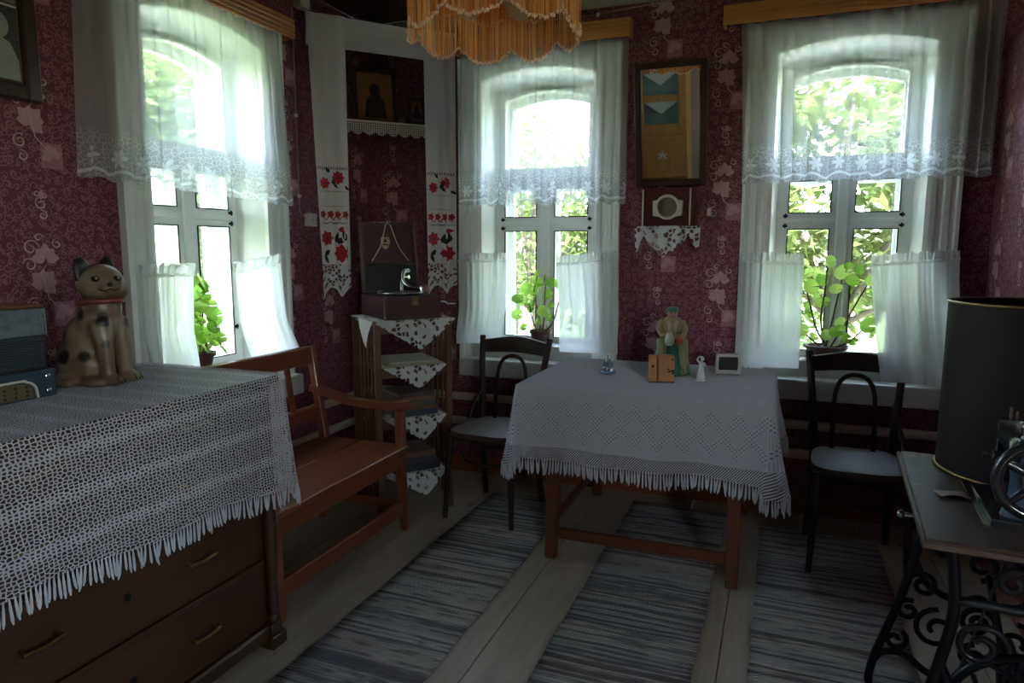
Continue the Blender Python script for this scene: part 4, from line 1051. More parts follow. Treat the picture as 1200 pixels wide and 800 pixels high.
m = MB(); m.box(-.385, WY - .03, 1.575, -.365, WY, 1.615); tag(m.build('wall_button', MAT['ivory'], None, bevel=.004), 'tiny ivory wall connector beside the wall speaker', 'connector')
so = thing('wall_socket', 'white surface-mounted wall socket beside the towel end', 'socket', (WX, 3.215, 1.555), PI / 2)
m = MB(); m.box(-.035, -.035, -.035, .035, 0, .035); m.build('socket_body', plain('white_plastic', (.72, .71, .68), .35, noise_amt=.03), so, bevel=.008, seg=2)
m = MB(); m.M = Matrix.Translation((.006, -.0355, 0)) @ Matrix.Rotation(PI / 2, 4, 'X'); m.lathe([(.024, 0), (.024, .003), (.020, .003), (.019, -.0)], 24, cap=False); m.build('socket_face', MAT['pipe_paint'], so, smooth=40)
for q in (-.008, .008):
    m = MB(); m.box(.004 + q, -.0365, -.003, .009 + q, -.0355, .003); m.build('socket_hole', MAT['black_metal'], so)
def wire(pts, ins, label):
    t = thing('twisted_wire', label, 'wire', pts[0], 0, 'old twisted wires on the walls'); o = Vector(pts[0]); m = MB()
    m.tube([Vector(p) - o for p in pts], .0035, 6); m.build('cord', plain('wire_cloth', (.32, .22, .17), .8), t)
    for p in ins:
        m = MB(); m.ball(Vector(p) - o, .011, 10, 6); m.build('insulator', MAT['ivory'], t, smooth=60)
wire([(WX + .012, 3.13, 2.64), (WX + .012, 3.13, 1.60), (WX + .012, 3.175, 1.56)], [(WX + .012, 3.13, 2.55), (WX + .012, 3.13, 2.10), (WX + .012, 3.13, 1.68)], 'twisted wire with insulators beside the left wall window')
wire([(-1.75, WY - .012, 2.665), (-1.04, WY - .012, 2.66), (-.55, WY - .012, 2.69), (.0, WY - .012, 2.73)], [(-1.0, WY - .012, 2.66), (-.52, WY - .012, 2.692)], 'twisted wire running along the top of the back wall')
m = MB(); m.box(WX, 3.155, 2.655, WX + .05, 3.235, 2.745); tag(m.build('junction_box', MAT['ivory'], None, bevel=.01, seg=2), 'small ivory junction box near the ceiling above the towel', 'junction box')

# ------------------------------------------------------------------ picture on the left wall
pf = thing('framed_photograph', 'dark framed family photographs at the upper left edge', 'picture', (WX + .006, 1.36, 1.895), PI / 2)
pw, ph = .76, .60
for b_ in ((0, 0, .055, ph), (pw / 2 - .055 + pw / 2 - .38, 0, pw - .38, ph), (.055, 0, pw - .435, .055), (.055, ph - .055, pw - .435, ph)):
    m = MB(); m.box(b_[0], -.03, b_[1], b_[2], 0, b_[3]); m.build('frame_rail', MAT['dark_wood'], pf, bevel=.008)
m = MB(); m.box(.04, -.010, .04, pw - .42, -.004, ph - .04); m.build('mount', plain('mount_brown', (.10, .06, .04), .7), pf)
MAT['photo_dark'] = plain('photo_dark', (.035, .035, .033), .5, scale=12, noise_amt=.4); MAT['photo_pale'] = plain('photo_pale', (.26, .25, .22), .5, scale=20)
m = MB(); m.box(.06, -.0125, .06, .318, -.0102, .30); ph1 = m.build('photo_print', MAT['photo_dark'], pf)
m = MB(); m.box(.06, -.0125, .315, .318, -.0102, .54); m.build('photo_print', plain('photo_sepia', (.20, .16, .10), .5, scale=15, noise_amt=.4), pf)
m = MB(); cx = .255
m.prism([(cx - .035 + .035 * (1 + math.cos(a)), .235 + .042 * math.sin(a)) for a in [i * PI / 8 for i in range(16)]], -.0129, -.0126)
m.prism([(cx - .075, .065), (cx + .062, .065), (cx + .06, .13), (cx + .035, .185), (cx - .0, .20), (cx - .04, .185), (cx - .072, .12)], -.0129, -.0126)
m.build('photo_person', MAT['photo_pale'], ph1)
m = MB(); m.box(.058, -.0128, .300, .320, -.0124, .306); m.build('photo_margin', MAT['ivory'], pf)

# ------------------------------------------------------------------ fringed lampshade
lp = thing('pendant_lampshade', 'orange silk pendant lampshade with two tiers of fringe', 'lamp', (-.775, 1.86, 1.97))
MAT['silk'] = cloth_mat('orange_silk', (.62, .27, .09), None, .6)
def thread_col(b):
    r = b.n('TexNoise', {'Vector': b.coord(scale=(90, 90, 1)), 'Scale': 1, 'Detail': 1}).outputs[0]
    return b.ramp(r, [(.35, (.58, .20, .06)), (.55, (.86, .40, .14)), (.7, (.95, .60, .30))])
MAT['silk_thread'] = cloth_mat('orange_fringe', thread_col, None, .6)
MAT['pale_thread'] = cloth_mat('pale_fringe_tip', (.90, .70, .52), None, .4)
Rl = .232
def scal(a, k, amp): return amp * abs(math.sin(a * k / 2)) ** .7
k_l = 9
m = MB()
def dome(u, v):
    a = 2 * PI * u; r = Rl * (1 - .55 * v ** 1.6); return (r * math.cos(a), r * math.sin(a), .205 + .22 * v)
m.grid(dome, 72, 10); m.build('dome', MAT['silk'], lp, smooth=180, recalc=False)
m = MB(); m.tube([(Rl * math.cos(2 * PI * i / 60), Rl * math.sin(2 * PI * i / 60), .205) for i in range(60)], .005, 6, closed=True); m.build('wire_ring', MAT['brass'], lp)
m = MB()
for i in range(8):                                                  # pale scalloped panels inside
    a0 = 2 * PI * i / 8
    def pan(u, v): 
        a = a0 + (u - .5) * .72; d = (.055 * math.sin(PI * u) ** .6) * v; return ((Rl - .02) * math.cos(a), (Rl - .02) * math.sin(a), .25 - .015 - d * 2.2)
    m.grid(pan, 10, 4)
m.build('inner_panels', cloth_mat('cream_panel', (.75, .66, .45), None, .4), lp, recalc=False, smooth=60)
rnd = random.Random(11)
def tier(R0, ztop, zbase, amp, n, nm):
    f = MB(); tips = MB()
    for i in range(n):
        a = 2 * PI * i / n; zb_ = zbase - scal(a + .35, k_l, amp) + rnd.uniform(-.004, .004); rr = R0 + rnd.uniform(-.004, .006)
        p = Vector((rr * math.cos(a), rr * math.sin(a), 0)); t_ = Vector((-math.sin(a), math.cos(a), 0)); w = .0015; j = rnd.gauss(0, .0015)
        f.add([p - t_ * w + Vector((0, 0, ztop)), p + t_ * w + Vector((0, 0, ztop)), p * 1.01 + t_ * (w + j) + Vector((0, 0, zb_)), p * 1.01 - t_ * (w - j) + Vector((0, 0, zb_))], [(0, 1, 2, 3)])
        if i % 2 == 0: tips.ball(p * 1.01 + Vector((0, 0, zb_ - .002)), (.0035, .0035, .005), 5, 4)
    fr = tag(f.build(nm, MAT['silk_thread'], lp, recalc=False), kind='stuff'); tag(tips.build('fringe_tips', MAT['pale_thread'], lp, smooth=60), kind='stuff')
tier(Rl, .205, .045, .042, 620, 'lower_fringe'); tier(Rl + .006, .31, .155, .035, 560, 'upper_fringe')
m = MB(); m.ball((0, 0, .30), (.03, .03, .042), 16, 10); m.build('bulb', plain('frosted_bulb', (.8, .78, .7), .3), lp, smooth=60)
m = MB(); m.tube([(0, 0, .33), (0, 0, .44)], .018, 12); m.build('bulb_holder', MAT['black_metal'], lp); m = MB(); m.tube([(0, 0, .43), (0, 0, CZ - 1.97)], .0045, 8); m.build('pendant_cord', MAT['dark_wood'], lp)

# ------------------------------------------------------------------ radio set on the chest
rd = thing('radio_set', 'old blue-black table radio at the left edge of the chest', 'radio', (-1.965, 1.105, .9785), PI / 2)   # local x along the front, -y faces the room
MAT['radio_blue'] = plain('radio_blue', (.035, .055, .075), .3, .2, scale=25, noise_amt=.3); MAT['radio_metal'] = plain('worn_tin', (.20, .23, .25), .35, .7, scale=45, noise_amt=.75)
rw, rdp, rh = .245, .24, .262
m = MB(); m.box(-rw, .002, .0, rw, rdp, rh - .008); m.build('cabinet', MAT['dark_wood'], rd, bevel=.006)
m = MB(); m.box(-rw - .004, -.002, rh - .008, rw + .004, rdp + .004, rh); m.build('lid', wood('radio_lid', (.10, .04, .02), (.2, .08, .04), 'x'), rd, bevel=.003)
m = MB(); m.box(-rw, -.010, .175, rw - .003, .0018, rh - .0085); tp_ = m.build('dial_panel', MAT['radio_metal'], rd, bevel=.003)
m = MB(); m.box(rw - .004, -.016, .172, rw, .001, rh - .008); m.build('dial_edge', MAT['steel'], rd)
m = MB(); m.box(-rw, -.004, .083, rw - .004, .0018, .174); m.build('grille_back', MAT['felt_black'], rd)
for i in range(13):
    m = MB(); m.box(-rw + .004, -.009, .087 + i * .0067, rw - .010, -.0042, .0895 + i * .0067); m.build('grille_slat', MAT['radio_blue'], rd)
m = MB(); m.box(-rw, -.026, 0, rw + .006, .0018, .080); m.build('lower_panel', MAT['radio_blue'], rd, bevel=.006, seg=2)
m = MB(); m.tube(bez([(-rw + .01, -.028, .050), (.12, -.028, .056), (.165, -.028, .052), (.188, -.028, .036), (.194, -.028, .004)], 6), .0035, 6); m.build('trim_strip', MAT['ivory'], rd)
m = MB(); m.prism([(-rw + .01, .006), (.184, .006), (.178, .034), (.16, .046), (.12, .050), (-rw + .01, .044)], -.0275, -.0262); kb = m.build('key_panel', plain('dull_brass', (.16, .11, .05), .45, .6), rd)
for i in range(12):
    for j in range(3):
        m = MB(); m.ball((.165 - i * .03, -.0285, .014 + j * .012), (.0042, .003, .0042), 8, 5); m.build('key_stud', MAT['felt_black'], kb, smooth=60)
for zz in (.018, .060):
    m = MB(); m.M = Matrix.Translation((.226, -.0265, zz)) @ Matrix.Rotation(PI / 2, 4, 'X'); m.lathe([(.008, 0), (.008, .004), (.004, .006)], 12); m.build('knob', MAT['steel'], rd, smooth=50)
for i, (w, hgt) in enumerate(((.006, .014), (.004, .010), (.007, .012), (.004, .014), (.008, .010))):       # faded lettering strokes on the dial
    m = MB(); m.box(.008 + i * .018, -.0106, .214, .008 + i * .018 + w * .35, -.0101, .214 + hgt); m.box(.008 + i * .018, -.0106, .214 + hgt * .5, .008 + i * .018 + w, -.0101, .214 + hgt * .5 + .002); m.build('dial_mark', MAT['ivory'], tp_)

# ------------------------------------------------------------------ plaster cat
def spots_col(b):
    tc = b.n('TexCoord').outputs['Object']
    wv = b.n('VectorMath', {0: tc, 1: b.n('VectorMath', {0: b.n('TexNoise', {'Vector': tc, 'Scale': 40, 'Detail': 2}).outputs['Color'], 'Scale': .016}, operation='SCALE').outputs[0]}, operation='ADD').outputs[0]
    d = None
    for c, r in (((.015, -.078, .225), .024), ((.085, -.045, .205), .022), ((-.055, -.075, .16), .018), ((-.035, -.095, .095), .026), ((.04, -.085, .10), .022), ((.085, -.045, .13), .014), ((-.10, -.03, .14), .02), ((-.12, -.02, .07), .02), ((.09, .05, .19), .02), ((-.03, .09, .12), .03), ((-.05, .07, .2), .025), ((.02, -.07, .345), .0)):
        q = b.m('SUBTRACT', b.n('VectorMath', {0: wv, 1: tuple(x + .008 for x in c)}, operation='DISTANCE').outputs['Value'], r)
        d = q if d is None else b.m('MINIMUM', d, q)
    n2 = b.n('TexNoise', {'Vector': tc, 'Scale': 9, 'Detail': 3}).outputs[0]
    base = b.mix(b.smooth(n2, .40, .62), (.20, .14, .09), (.13, .07, .042))
    return b.mix(b.smooth(d, -.003, .005), (.020, .014, .012), base)
b = NB('glazed_plaster'); MAT['cat'] = b.surf(b.pbr(spots_col(b), .42, coat=.08))
MAT['cat_black'] = plain('cat_black', (.014, .010, .009), .3, scale=40); MAT['cat_collar'] = plain('cat_collar', (.16, .030, .022), .35, scale=40); MAT['cat_pink'] = plain('cat_pink', (.30, .12, .09), .35)
ct = thing('cat_figure', 'large seated plaster cat with black ears and a red collar', 'cat figure', (-2.005, 1.535, .9785), R(8))
m = MB(); q = m.ball                                               # +x is where the cat faces
q((-.035, 0, .075), (.088, .082, .080), 20, 14); q((-.015, 0, .135), (.078, .074, .085), 20, 14); q((.02, 0, .185), (.066, .066, .085), 20, 14); q((.035, 0, .235), (.058, .058, .055), 20, 14)
q((.042, -.004, .315), (.066, .068, .058), 24, 16); q((.085, -.016, .300), (.036, .042, .030), 16, 10); q((.060, -.03, .29), (.045, .04, .03), 14, 10); q((.060, .03, .29), (.045, .04, .03), 14, 10)
for s in (-1, 1):
    m.tube([(.055, s * .034, .20), (.072, s * .036, .12), (.076, s * .036, .03), (.078, s * .036, .008)], [.034, .026, .022, .022], 14)
    q((.096, s * .036, .016), (.034, .024, .018), 14, 8)
    q((-.015, s * .064, .062), (.070, .030, .062), 16, 10); q((.045, s * .072, .016), (.045, .022, .018), 14, 8)
m.tube(bez([(-.10, -.02, .03), (-.10, -.07, .022), (-.05, -.10, .018), (.01, -.105, .016)], 5), .016, 10)
m.box(-.10, -.075, 0, .09, .075, .012)
remesh(m.build('body', MAT['cat'], ct), .0065, 5)
for s in (-1, 1):
    m = MB(); base = Vector((.022, s * .044 - .002, .350)); m.M = Matrix.Translation(base) @ Matrix.Rotation(s * R(-22), 4, 'X')
    n = 14; v = [(.014 * math.cos(2 * PI * i / n), .036 * math.sin(2 * PI * i / n), -.016) for i in range(n)] + [(.011 * math.cos(2 * PI * i / n), .029 * math.sin(2 * PI * i / n), .020) for i in range(n)] + [(.006 * math.cos(2 * PI * i / n), .014 * math.sin(2 * PI * i / n), .044) for i in range(n)]
    m.add(v, [(k * n + j, k * n + (j + 1) % n, (k + 1) * n + (j + 1) % n, (k + 1) * n + j) for k in range(2) for j in range(n)] + [tuple(2 * n + j for j in range(n))]); m.build('ear', MAT['cat_black'], ct, smooth=80)
hd = Vector((.042, -.004, .315)); fd = Vector((math.cos(R(-28)), math.sin(R(-28)), 0)); fl = Vector((-fd.y, fd.x, 0))
for s in (-1, 1):
    m = MB(); m.ball(hd + fd * .054 + fl * s * .030 + Vector((0, 0, .014)), (.012, .014, .010), 12, 8); ey = m.build('eye', MAT['cat_black'], ct, smooth=80)
    m = MB(); m.ball(hd + fd * .064 + fl * s * .031 + Vector((0, 0, .016)), .004, 8, 6); m.build('eye_glint', MAT['ivory'], ey, smooth=80)
m = MB(); m.ball(hd + fd * .083 + Vector((0, 0, -.004)), (.009, .010, .006), 10, 6); m.build('nose', MAT['cat_black'], ct, smooth=80)
m = MB(); c_ = hd + fd * .080 + Vector((0, 0, -.022)); m.tube(bez([c_ + fl * .028 + fd * -.008 + Vector((0, 0, .006)), c_ + fl * .014, c_ + Vector((0, 0, .006)), c_ - fl * .014, c_ - fl * .028 + fd * -.008 + Vector((0, 0, .006))], 4), .0025, 6); m.build('mouth', MAT['cat_black'], ct)
m = MB(); m.tube([(.034 + .060 * math.cos(2 * PI * i / 36), .061 * math.sin(2 * PI * i / 36), .257 + .004 * math.cos(2 * PI * i / 36)) for i in range(36)], .0085, 8, closed=True); m.build('collar', MAT['cat_collar'], ct, smooth=80)
for s in (-1, 1):
    for k in range(3):
        m = MB(); m.tube([(.118, s * .036 + (k - 1) * .011, .026), (.129, s * .036 + (k - 1) * .011, .008)], .0022, 5); m.build('toe_line', MAT['cat_black'], ct)

# ------------------------------------------------------------------ geraniums
def leaf_mesh(r=.05):
    m = MB(); n = 22; v = [(0, 0, .0)]; uvs = [(0, 0)]
    for ring, rr in enumerate((.55, 1.0)):
        for i in range(n):
            a = R(5) + (2 * PI - R(10)) * i / (n - 1); w = r * rr * (1 + (.10 * abs(math.cos(a * 3.5)) if ring else .03) - .04)
            z_ = r * (.16 * rr ** 2 + .05 * math.sin(a * 7) * ring)
            v.append((w * math.cos(a), w * math.sin(a), z_)); uvs.append((a / 6.283, rr))
    f = [(0, 1 + i, 2 + i) for i in range(n - 1)] + [(1 + i, 1 + n + i, 2 + n + i, 2 + i) for i in range(n - 1)]
    m.add(v, f, uvs); o = m.build('leaf', MAT['geranium'], None, smooth=60, recalc=False); me = o.data; bpy.data.objects.remove(o); return me
def ger_col(b):
    i = b.n('ObjectInfo').outputs['Random']; u, r = _uv(b)
    c = b.ramp(i, [(0, (.18, .36, .05)), (.5, (.33, .55, .08)), (1, (.55, .70, .20))])
    vein = b.m('SUBTRACT', 1, b.smooth(b.m('ABSOLUTE', b.m('SUBTRACT', b.m('FRACT', b.m('MULTIPLY', u, 7)), .5)), .02, .07))
    return b.mix(b.m('MULTIPLY', vein, .35), c, (.55, .68, .30))
MAT['geranium'] = cloth_mat('geranium_leaf', ger_col, None, .62)
MAT['stem'] = plain('brown_stem', (.12, .075, .035), .6, scale=60); MAT['petiole'] = cloth_mat('petiole_green', (.20, .28, .07), None, .3)
LEAF = leaf_mesh()
def geranium(loc, label, pot, leaves, stems, seed, pr=.07, ph_=.055, potcol=(.10, .040, .028)):
    t = thing('potted_geranium', label, 'plant', loc, 0, 'geraniums on the window sills'); rnd = random.Random(seed)
    pm_ = plain('clay_pot', potcol, .45, scale=25, noise_amt=.25); k = ph_
    if pot == 'bowl': prof = [(pr * .55, 0), (pr * .60, .004), (pr * .80, k * .5), (pr * .98, k * .86), (pr * 1.04, k * .88), (pr * 1.04, k), (pr * .97, k), (pr * .90, k * .8), (.001, k * .78)]
    else: prof = [(pr * .68, 0), (pr * .92, k * .78), (pr * 1.03, k * .79), (pr * 1.05, k), (pr * .95, k), (pr * .90, k * .85), (.001, k * .84)]
    m = MB(); m.lathe(prof, 32, cap=False); m.build('pot', pm_, t, smooth=40)
    m = MB(); m.lathe([(pr * .9, k * .82), (pr * .5, k * .88), (.002, k * .9)], 20, cap=False); m.build('soil', plain('soil', (.03, .02, .014), .95, scale=90), t)
    m = MB(); m.lathe([(pr * .75, 0), (pr * .95, .010), (pr * .92, .012), (pr * .70, .003)], 28, c=(0, 0, -.001), cap=True); m.build('saucer', pm_, t, smooth=40)
    tops = []
    for s in stems:
        m = MB(); pts = bez(s, 5); m.tube(pts, [.0055 - .0022 * i / len(pts) for i in range(len(pts))], 7); m.build('stem', MAT['stem'], t, smooth=60); tops += pts[2:]
    for (x_, y_, z_, sc_, tilt, az) in leaves:
        p = Vector((x_, y_, z_)); b_ = min(tops, key=lambda q: (q - p).length + max(0, q.z - p.z) * 1.5)
        if (b_ - p).length > .03:
            m = MB(); m.tube(bez([b_, (b_ + p) / 2 + Vector((0, 0, -.008)), p], 3), .0018, 5); m.build('petiole', MAT['petiole'], t, smooth=60)
        o = link('leaf', LEAF, t, (x_, y_, z_), (R(tilt), 0, R(az))); o.scale = (sc_ * .85,) * 3
    return t
def auto_leaves(specs, seed, ysp=.05, tilt=(45, 80)):
    """(x, z, size) seen face-on from the room."""
    rnd = random.Random(seed); out = []
    for x_, z_, s in specs: out.append((x_, rnd.uniform(-ysp, ysp * .6), z_, s, rnd.uniform(*tilt), rnd.gauss(0, 28)))
    return out
# middle window: slim plant (pixel spread about 60 x 100)
sp2 = [(-.01, .43, .5), (-.035, .385, .8), (.01, .37, .6), (.055, .37, .75), (.115, .37, .85), (-.095, .33, .9), (-.04, .325, .75), (.045, .30, .75), (-.14, .27, .85), (-.115, .25, .6), (-.06, .225, .95), (.02, .20, .85), (.06, .235, .5), (-.16, .17, .85), (.055, .16, .6), (-.10, .10, .55), (-.01, .135, .6), (.02, .40, .5), (.13, .17, .4), (-.075, .36, .6)]
geranium((-1.345, WY + .075, ZS + .086), 'slim geranium in a small clay pot in the middle window', 'pot', auto_leaves(sp2, 3), [[(0, 0, .06), (-.01, .0, .18), (-.04, -.01, .30), (-.02, .0, .42)], [(.01, .01, .06), (.02, .01, .2), (.03, .0, .36)], [(.0, 0, .06), (.07, .0, .12), (.11, .0, .24), (.13, .0, .36)], [(-.01, 0, .06), (-.05, 0, .14), (-.07, -.01, .24)]], 5, .066, .085)
# right window: wide bowl with taller plant
sp3 = [(-.005, .44, .75), (-.155, .40, .80), (-.10, .38, .7), (.06, .385, 1.0), (.13, .40, .6), (.10, .345, .8), (.19, .345, .65), (.205, .29, .55), (-.165, .325, .8), (-.09, .31, 1.0), (-.04, .345, .8), (.03, .30, .8), (-.18, .225, .75), (-.10, .19, 1.05), (-.02, .225, .8), (-.06, .25, .7), (.19, .12, .95), (.22, .07, .6), (.05, .085, .95), (-.12, .085, .8), (.0, .06, .7), (.09, .05, .7), (.06, .13, .7), (-.06, .045, .6), (.13, .03, .6), (.0, .39, .5), (-.13, .345, .6), (.08, .42, .5)]
geranium((.235, WY + .07, ZS + .086), 'tall geranium in a wide brown bowl in the right window', 'bowl', auto_leaves([(a, z_ + .07, s) for a, z_, s in sp3], 8), [[(0, 0, .06), (-.03, .0, .2), (-.02, -.01, .36), (-.01, 0, .50)], [(.01, .01, .06), (-.05, .0, .16), (-.09, .0, .30), (-.13, .0, .44)], [(.02, 0, .06), (.09, .01, .20), (.14, .0, .32), (.19, .0, .42)], [(.03, 0, .06), (.11, 0, .10), (.18, -.01, .18)], [(-.02, 0, .06), (-.10, 0, .13), (-.13, 0, .17)], [(.0, 0, .06), (.03, .01, .24), (.06, 0, .44)]], 6, .105, .075, (.13, .045, .035))
# left window: bushy plant, pot hidden by the chest
rr = random.Random(5)
sp1 = [(rr.uniform(-.12, .12) * (1 - .3 * k / 34), .10 + .34 * k / 34, rr.uniform(.75, 1.15)) for k in range(34)]
g1 = geranium((WX - .075, 2.46, ZS + .086), 'bushy geranium in the left window behind the chest of drawers', 'pot', auto_leaves(sp1, 9, .07), [[(0, 0, .06), (.02, .0, .2), (.03, 0, .40)], [(0, 0, .06), (-.05, .0, .2), (-.07, 0, .36)], [(0, 0, .06), (.07, 0, .15), (.09, .0, .28)]], 7, .075, .09); g1.rotation_euler = (0, 0, PI / 2)

# ------------------------------------------------------------------ things on the table
TZ = .7925
MAT['fig_coat'] = plain('fig_coat', (.30, .22, .11), .4, scale=30, noise_amt=.3); MAT['fig_green'] = plain('fig_green', (.045, .14, .10), .35, scale=25, noise_amt=.3); MAT['fig_skin'] = plain('fig_skin', (.34, .19, .11), .4); MAT['fig_trousers'] = plain('fig_trousers', (.20, .21, .10), .4, scale=25, noise_amt=.3)
fg = thing('seated_man_figurine', 'painted figurine of a seated man in a cap holding a jug', 'figurine', (-.487, 3.415, TZ), R(14))
m = MB(); m.lathe([(.095, 0), (.098, .012), (.088, .06), (.072, .11), (.05, .145), (.01, .15)], 24); remesh(m.build('rock_base', MAT['fig_green'], fg), .007, 3)
m = MB(); q = m.ball                                                # one continuous body: trunk, arms, thighs, shins, neck, head
q((0, .005, .185), (.046, .036, .045), 14, 10); q((0, .0, .225), (.050, .036, .048), 14, 10); q((0, -.004, .262), (.044, .028, .022), 14, 8); q((0, -.014, .298), (.022, .024, .028), 14, 10); m.tube([(0, -.004, .262), (0, -.012, .29)], .014, 10)
q((0, -.037, .294), (.006, .007, .007), 8, 6); q((0, -.030, .278), (.015, .012, .013), 10, 8)
for s in (-1, 1):
    m.tube([(s * .046, -.002, .258), (s * .062, -.018, .222), (s * .052, -.052, .196), (s * .016, -.068, .192 + .010 * (s < 0))], [.019, .017, .014, .011], 10)
    for k in range(4): m.tube([(s * .018, -.066, .199 - k * .006), (s * .006, -.079, .198 - k * .006), (-s * .006, -.078, .197 - k * .006)], [.0042, .0038, .003], 6)
    m.tube([(s * .02, .0, .165), (s * .048, -.050, .158), (s * .050, -.066, .10), (s * .052, -.070, .03)], [.026, .024, .018, .014], 10); q((s * .054, -.083, .022), (.016, .028, .014), 10, 6)
bd = remesh(m.build('body', [MAT['fig_coat']], fg), .0038, 3)
m = MB(); m.ball((0, -.019, .298), (.0235, .024, .0275), 16, 12); m.ball((0, -.043, .293), (.005, .006, .006), 8, 6); hdm = m.build('face', MAT['fig_skin'], fg, smooth=80)
for s in (-1, 1):
    m = MB(); m.ball((s * .009, -.0415, .302), (.003, .002, .0025), 8, 6); m.build('eye', MAT['black_metal'], hdm); m = MB(); m.ball((s * .0235, -.016, .297), (.004, .006, .008), 8, 6); m.build('ear', MAT['fig_skin'], hdm, smooth=80)
m = MB(); m.tube([(-.008, -.0425, .2835), (0, -.0445, .283), (.008, -.0425, .2835)], .0018, 5); m.build('mouth', MAT['oxblood'], hdm)
m = MB(); m.ball((0, -.014, .318), (.028, .028, .013), 16, 8); m.tube([(.026 * math.cos(a * PI / 10), -.014 + .027 * math.sin(a * PI / 10), .311) for a in range(20)], .005, 6, closed=True); m.build('cap', MAT['fig_green'], fg, smooth=60)
for s in (-1, 1):
    m = MB(); m.tube([(s * .022, -.034, .262), (s * .014, -.041, .235), (s * .010, -.043, .20)], [.008, .009, .006], 8); m.build('lapel', plain('fig_shirt', (.42, .33, .20), .4), fg, smooth=60)
    m = MB(); m.tube([(s * .02, .0, .168), (s * .050, -.051, .160), (s * .052, -.070, .10), (s * .053, -.074, .05)], [.028, .027, .021, .018], 10); m.build('trouser_leg', MAT['fig_trousers'], fg, smooth=60)
m = MB(); m.lathe([(.012, 0), (.022, .012), (.024, .03), (.016, .05), (.012, .058), (.016, .066), (.013, .066), (.009, .056)], 18, (-.018, -.088, .150), cap=False); m.build('jug', plain('fig_jug', (.36, .36, .28), .3), fg, smooth=50)
m = MB(); m.ball((.032, -.082, .172), (.020, .018, .017), 12, 8); m.build('red_fruit', plain('fig_red', (.36, .06, .03), .35), fg, smooth=60)
m = MB()
bk = thing('orange_block', 'worn orange painted upright block in front of the seated figurine', 'box', (-.493, 3.172, TZ), R(17))
OR = plain('worn_orange', (.40, .155, .035), .45, scale=30, noise_amt=.3)
for x0_, x1_ in ((-.056, -.0215), (-.0195, .056)):
    m = MB(); m.box(x0_, -.022, .004, x1_, .022, .125); m.build('block_body', OR, bk, bevel=.004)
m = MB(); m.box(-.058, -.024, 0, .058, .024, .0038); m.build('block_foot', MAT['dark_wood'], bk)
rnd = random.Random(3)
for k in range(9):
    x_, z_ = rnd.choice((-.048, -.042, .035, .045, .05, .028)), rnd.uniform(.02, .11); m = MB(); n = 7
    m.prism([(x_ + rnd.uniform(.004, .009) * math.cos(2 * PI * i / n), z_ + rnd.uniform(.002, .006) * math.sin(2 * PI * i / n)) for i in range(n)], -.0224, -.0221); m.build('paint_chip', MAT['black_metal'], bk)
b = NB('clear_glass'); MAT['cglass'] = b.surf(b.n('BsdfGlass', {'Color': (.85, .90, .95), 'Roughness': .04, 'IOR': 1.45}))
gs = thing('glass_cruet', 'small clear glass cruet on a bluish dish at the table back', 'cruet', (-.772, 3.285, TZ))
m = MB(); m.lathe([(.030, 0), (.040, .004), (.042, .016), (.038, .018), (.034, .010), (.002, .008)], 28, cap=False); m.build('dish', plain('blue_glass', (.16, .22, .30), .2, scale=30), gs, smooth=50)
for a in range(3):
    m = MB(); m.lathe([(.009, .012), (.014, .018), (.013, .045), (.007, .058), (.007, .070), (.010, .074), (.008, .074)], 14, (.015 * math.cos(a * 2.1), .015 * math.sin(a * 2.1), 0), cap=False); m.build('bottle', MAT['cglass'], gs, smooth=50)
m = MB(); m.tube([(0, 0, .01), (0, 0, .085)], .0025, 6); m.ball((0, 0, .088), .005, 8, 6); m.build('handle', MAT['steel'], gs)
wf = thing('white_figurine', 'small white porcelain lady figurine with raised arm', 'figurine', (-.325, 3.265, TZ), R(10))
PW = plain('porcelain', (.62, .58, .55), .2, noise_amt=.08, scale=50)
m = MB(); m.lathe([(.024, 0), (.024, .006), (.018, .010)], 18); m.build('foot', PW, wf, smooth=40)
m = MB(); q = m.ball; m.lathe([(.021, .008), (.018, .03), (.012, .058), (.009, .068)], 14); q((.0, 0, .078), (.012, .009, .014), 10, 8); q((.004, -.002, .103), (.0085, .009, .0105), 10, 8); m.tube([(0, 0, .088), (.003, 0, .097)], .005, 8)
m.tube([(-.010, 0, .086), (-.020, -.004, .098), (-.012, -.004, .112), (.004, -.002, .114)], [.005, .0042, .004, .0035], 8); m.tube([(.011, 0, .086), (.019, -.004, .074), (.010, -.011, .068)], [.005, .0042, .0036], 8)
remesh(m.build('body', PW, wf), .0022, 3)
ck = thing('desk_clock', 'small white table clock with a dark face at the table back', 'clock', (-.222, 3.485, TZ), R(12))
m = MB(); m.prism([(-.058, .003), (.058, .003), (.060, .02), (.056, .098), (.050, .102), (-.050, .102), (-.056, .098), (-.060, .02)], -.016, .022); m.build('case', plain('pale_plastic', (.42, .41, .39), .35, noise_amt=.04), ck, bevel=.004, seg=2)
m = MB(); m.prism([(-.044, .024), (.044, .024), (.046, .05), (.044, .088), (-.044, .088), (-.046, .05)], -.0185, -.0165); m.build('face', plain('dark_screen', (.03, .022, .02), .15), ck, bevel=.0008)
for i in range(4):
    m = MB(); m.box(-.032 + i * .018, -.0195, .012, -.022 + i * .018, -.0163, .018); m.build('button', MAT['steel'], ck)
for s in (-1, 1):
    m = MB(); m.box(s * .045 - .008, -.012, 0, s * .045 + .008, .018, .004); m.build('foot', MAT['black_metal'], ck)

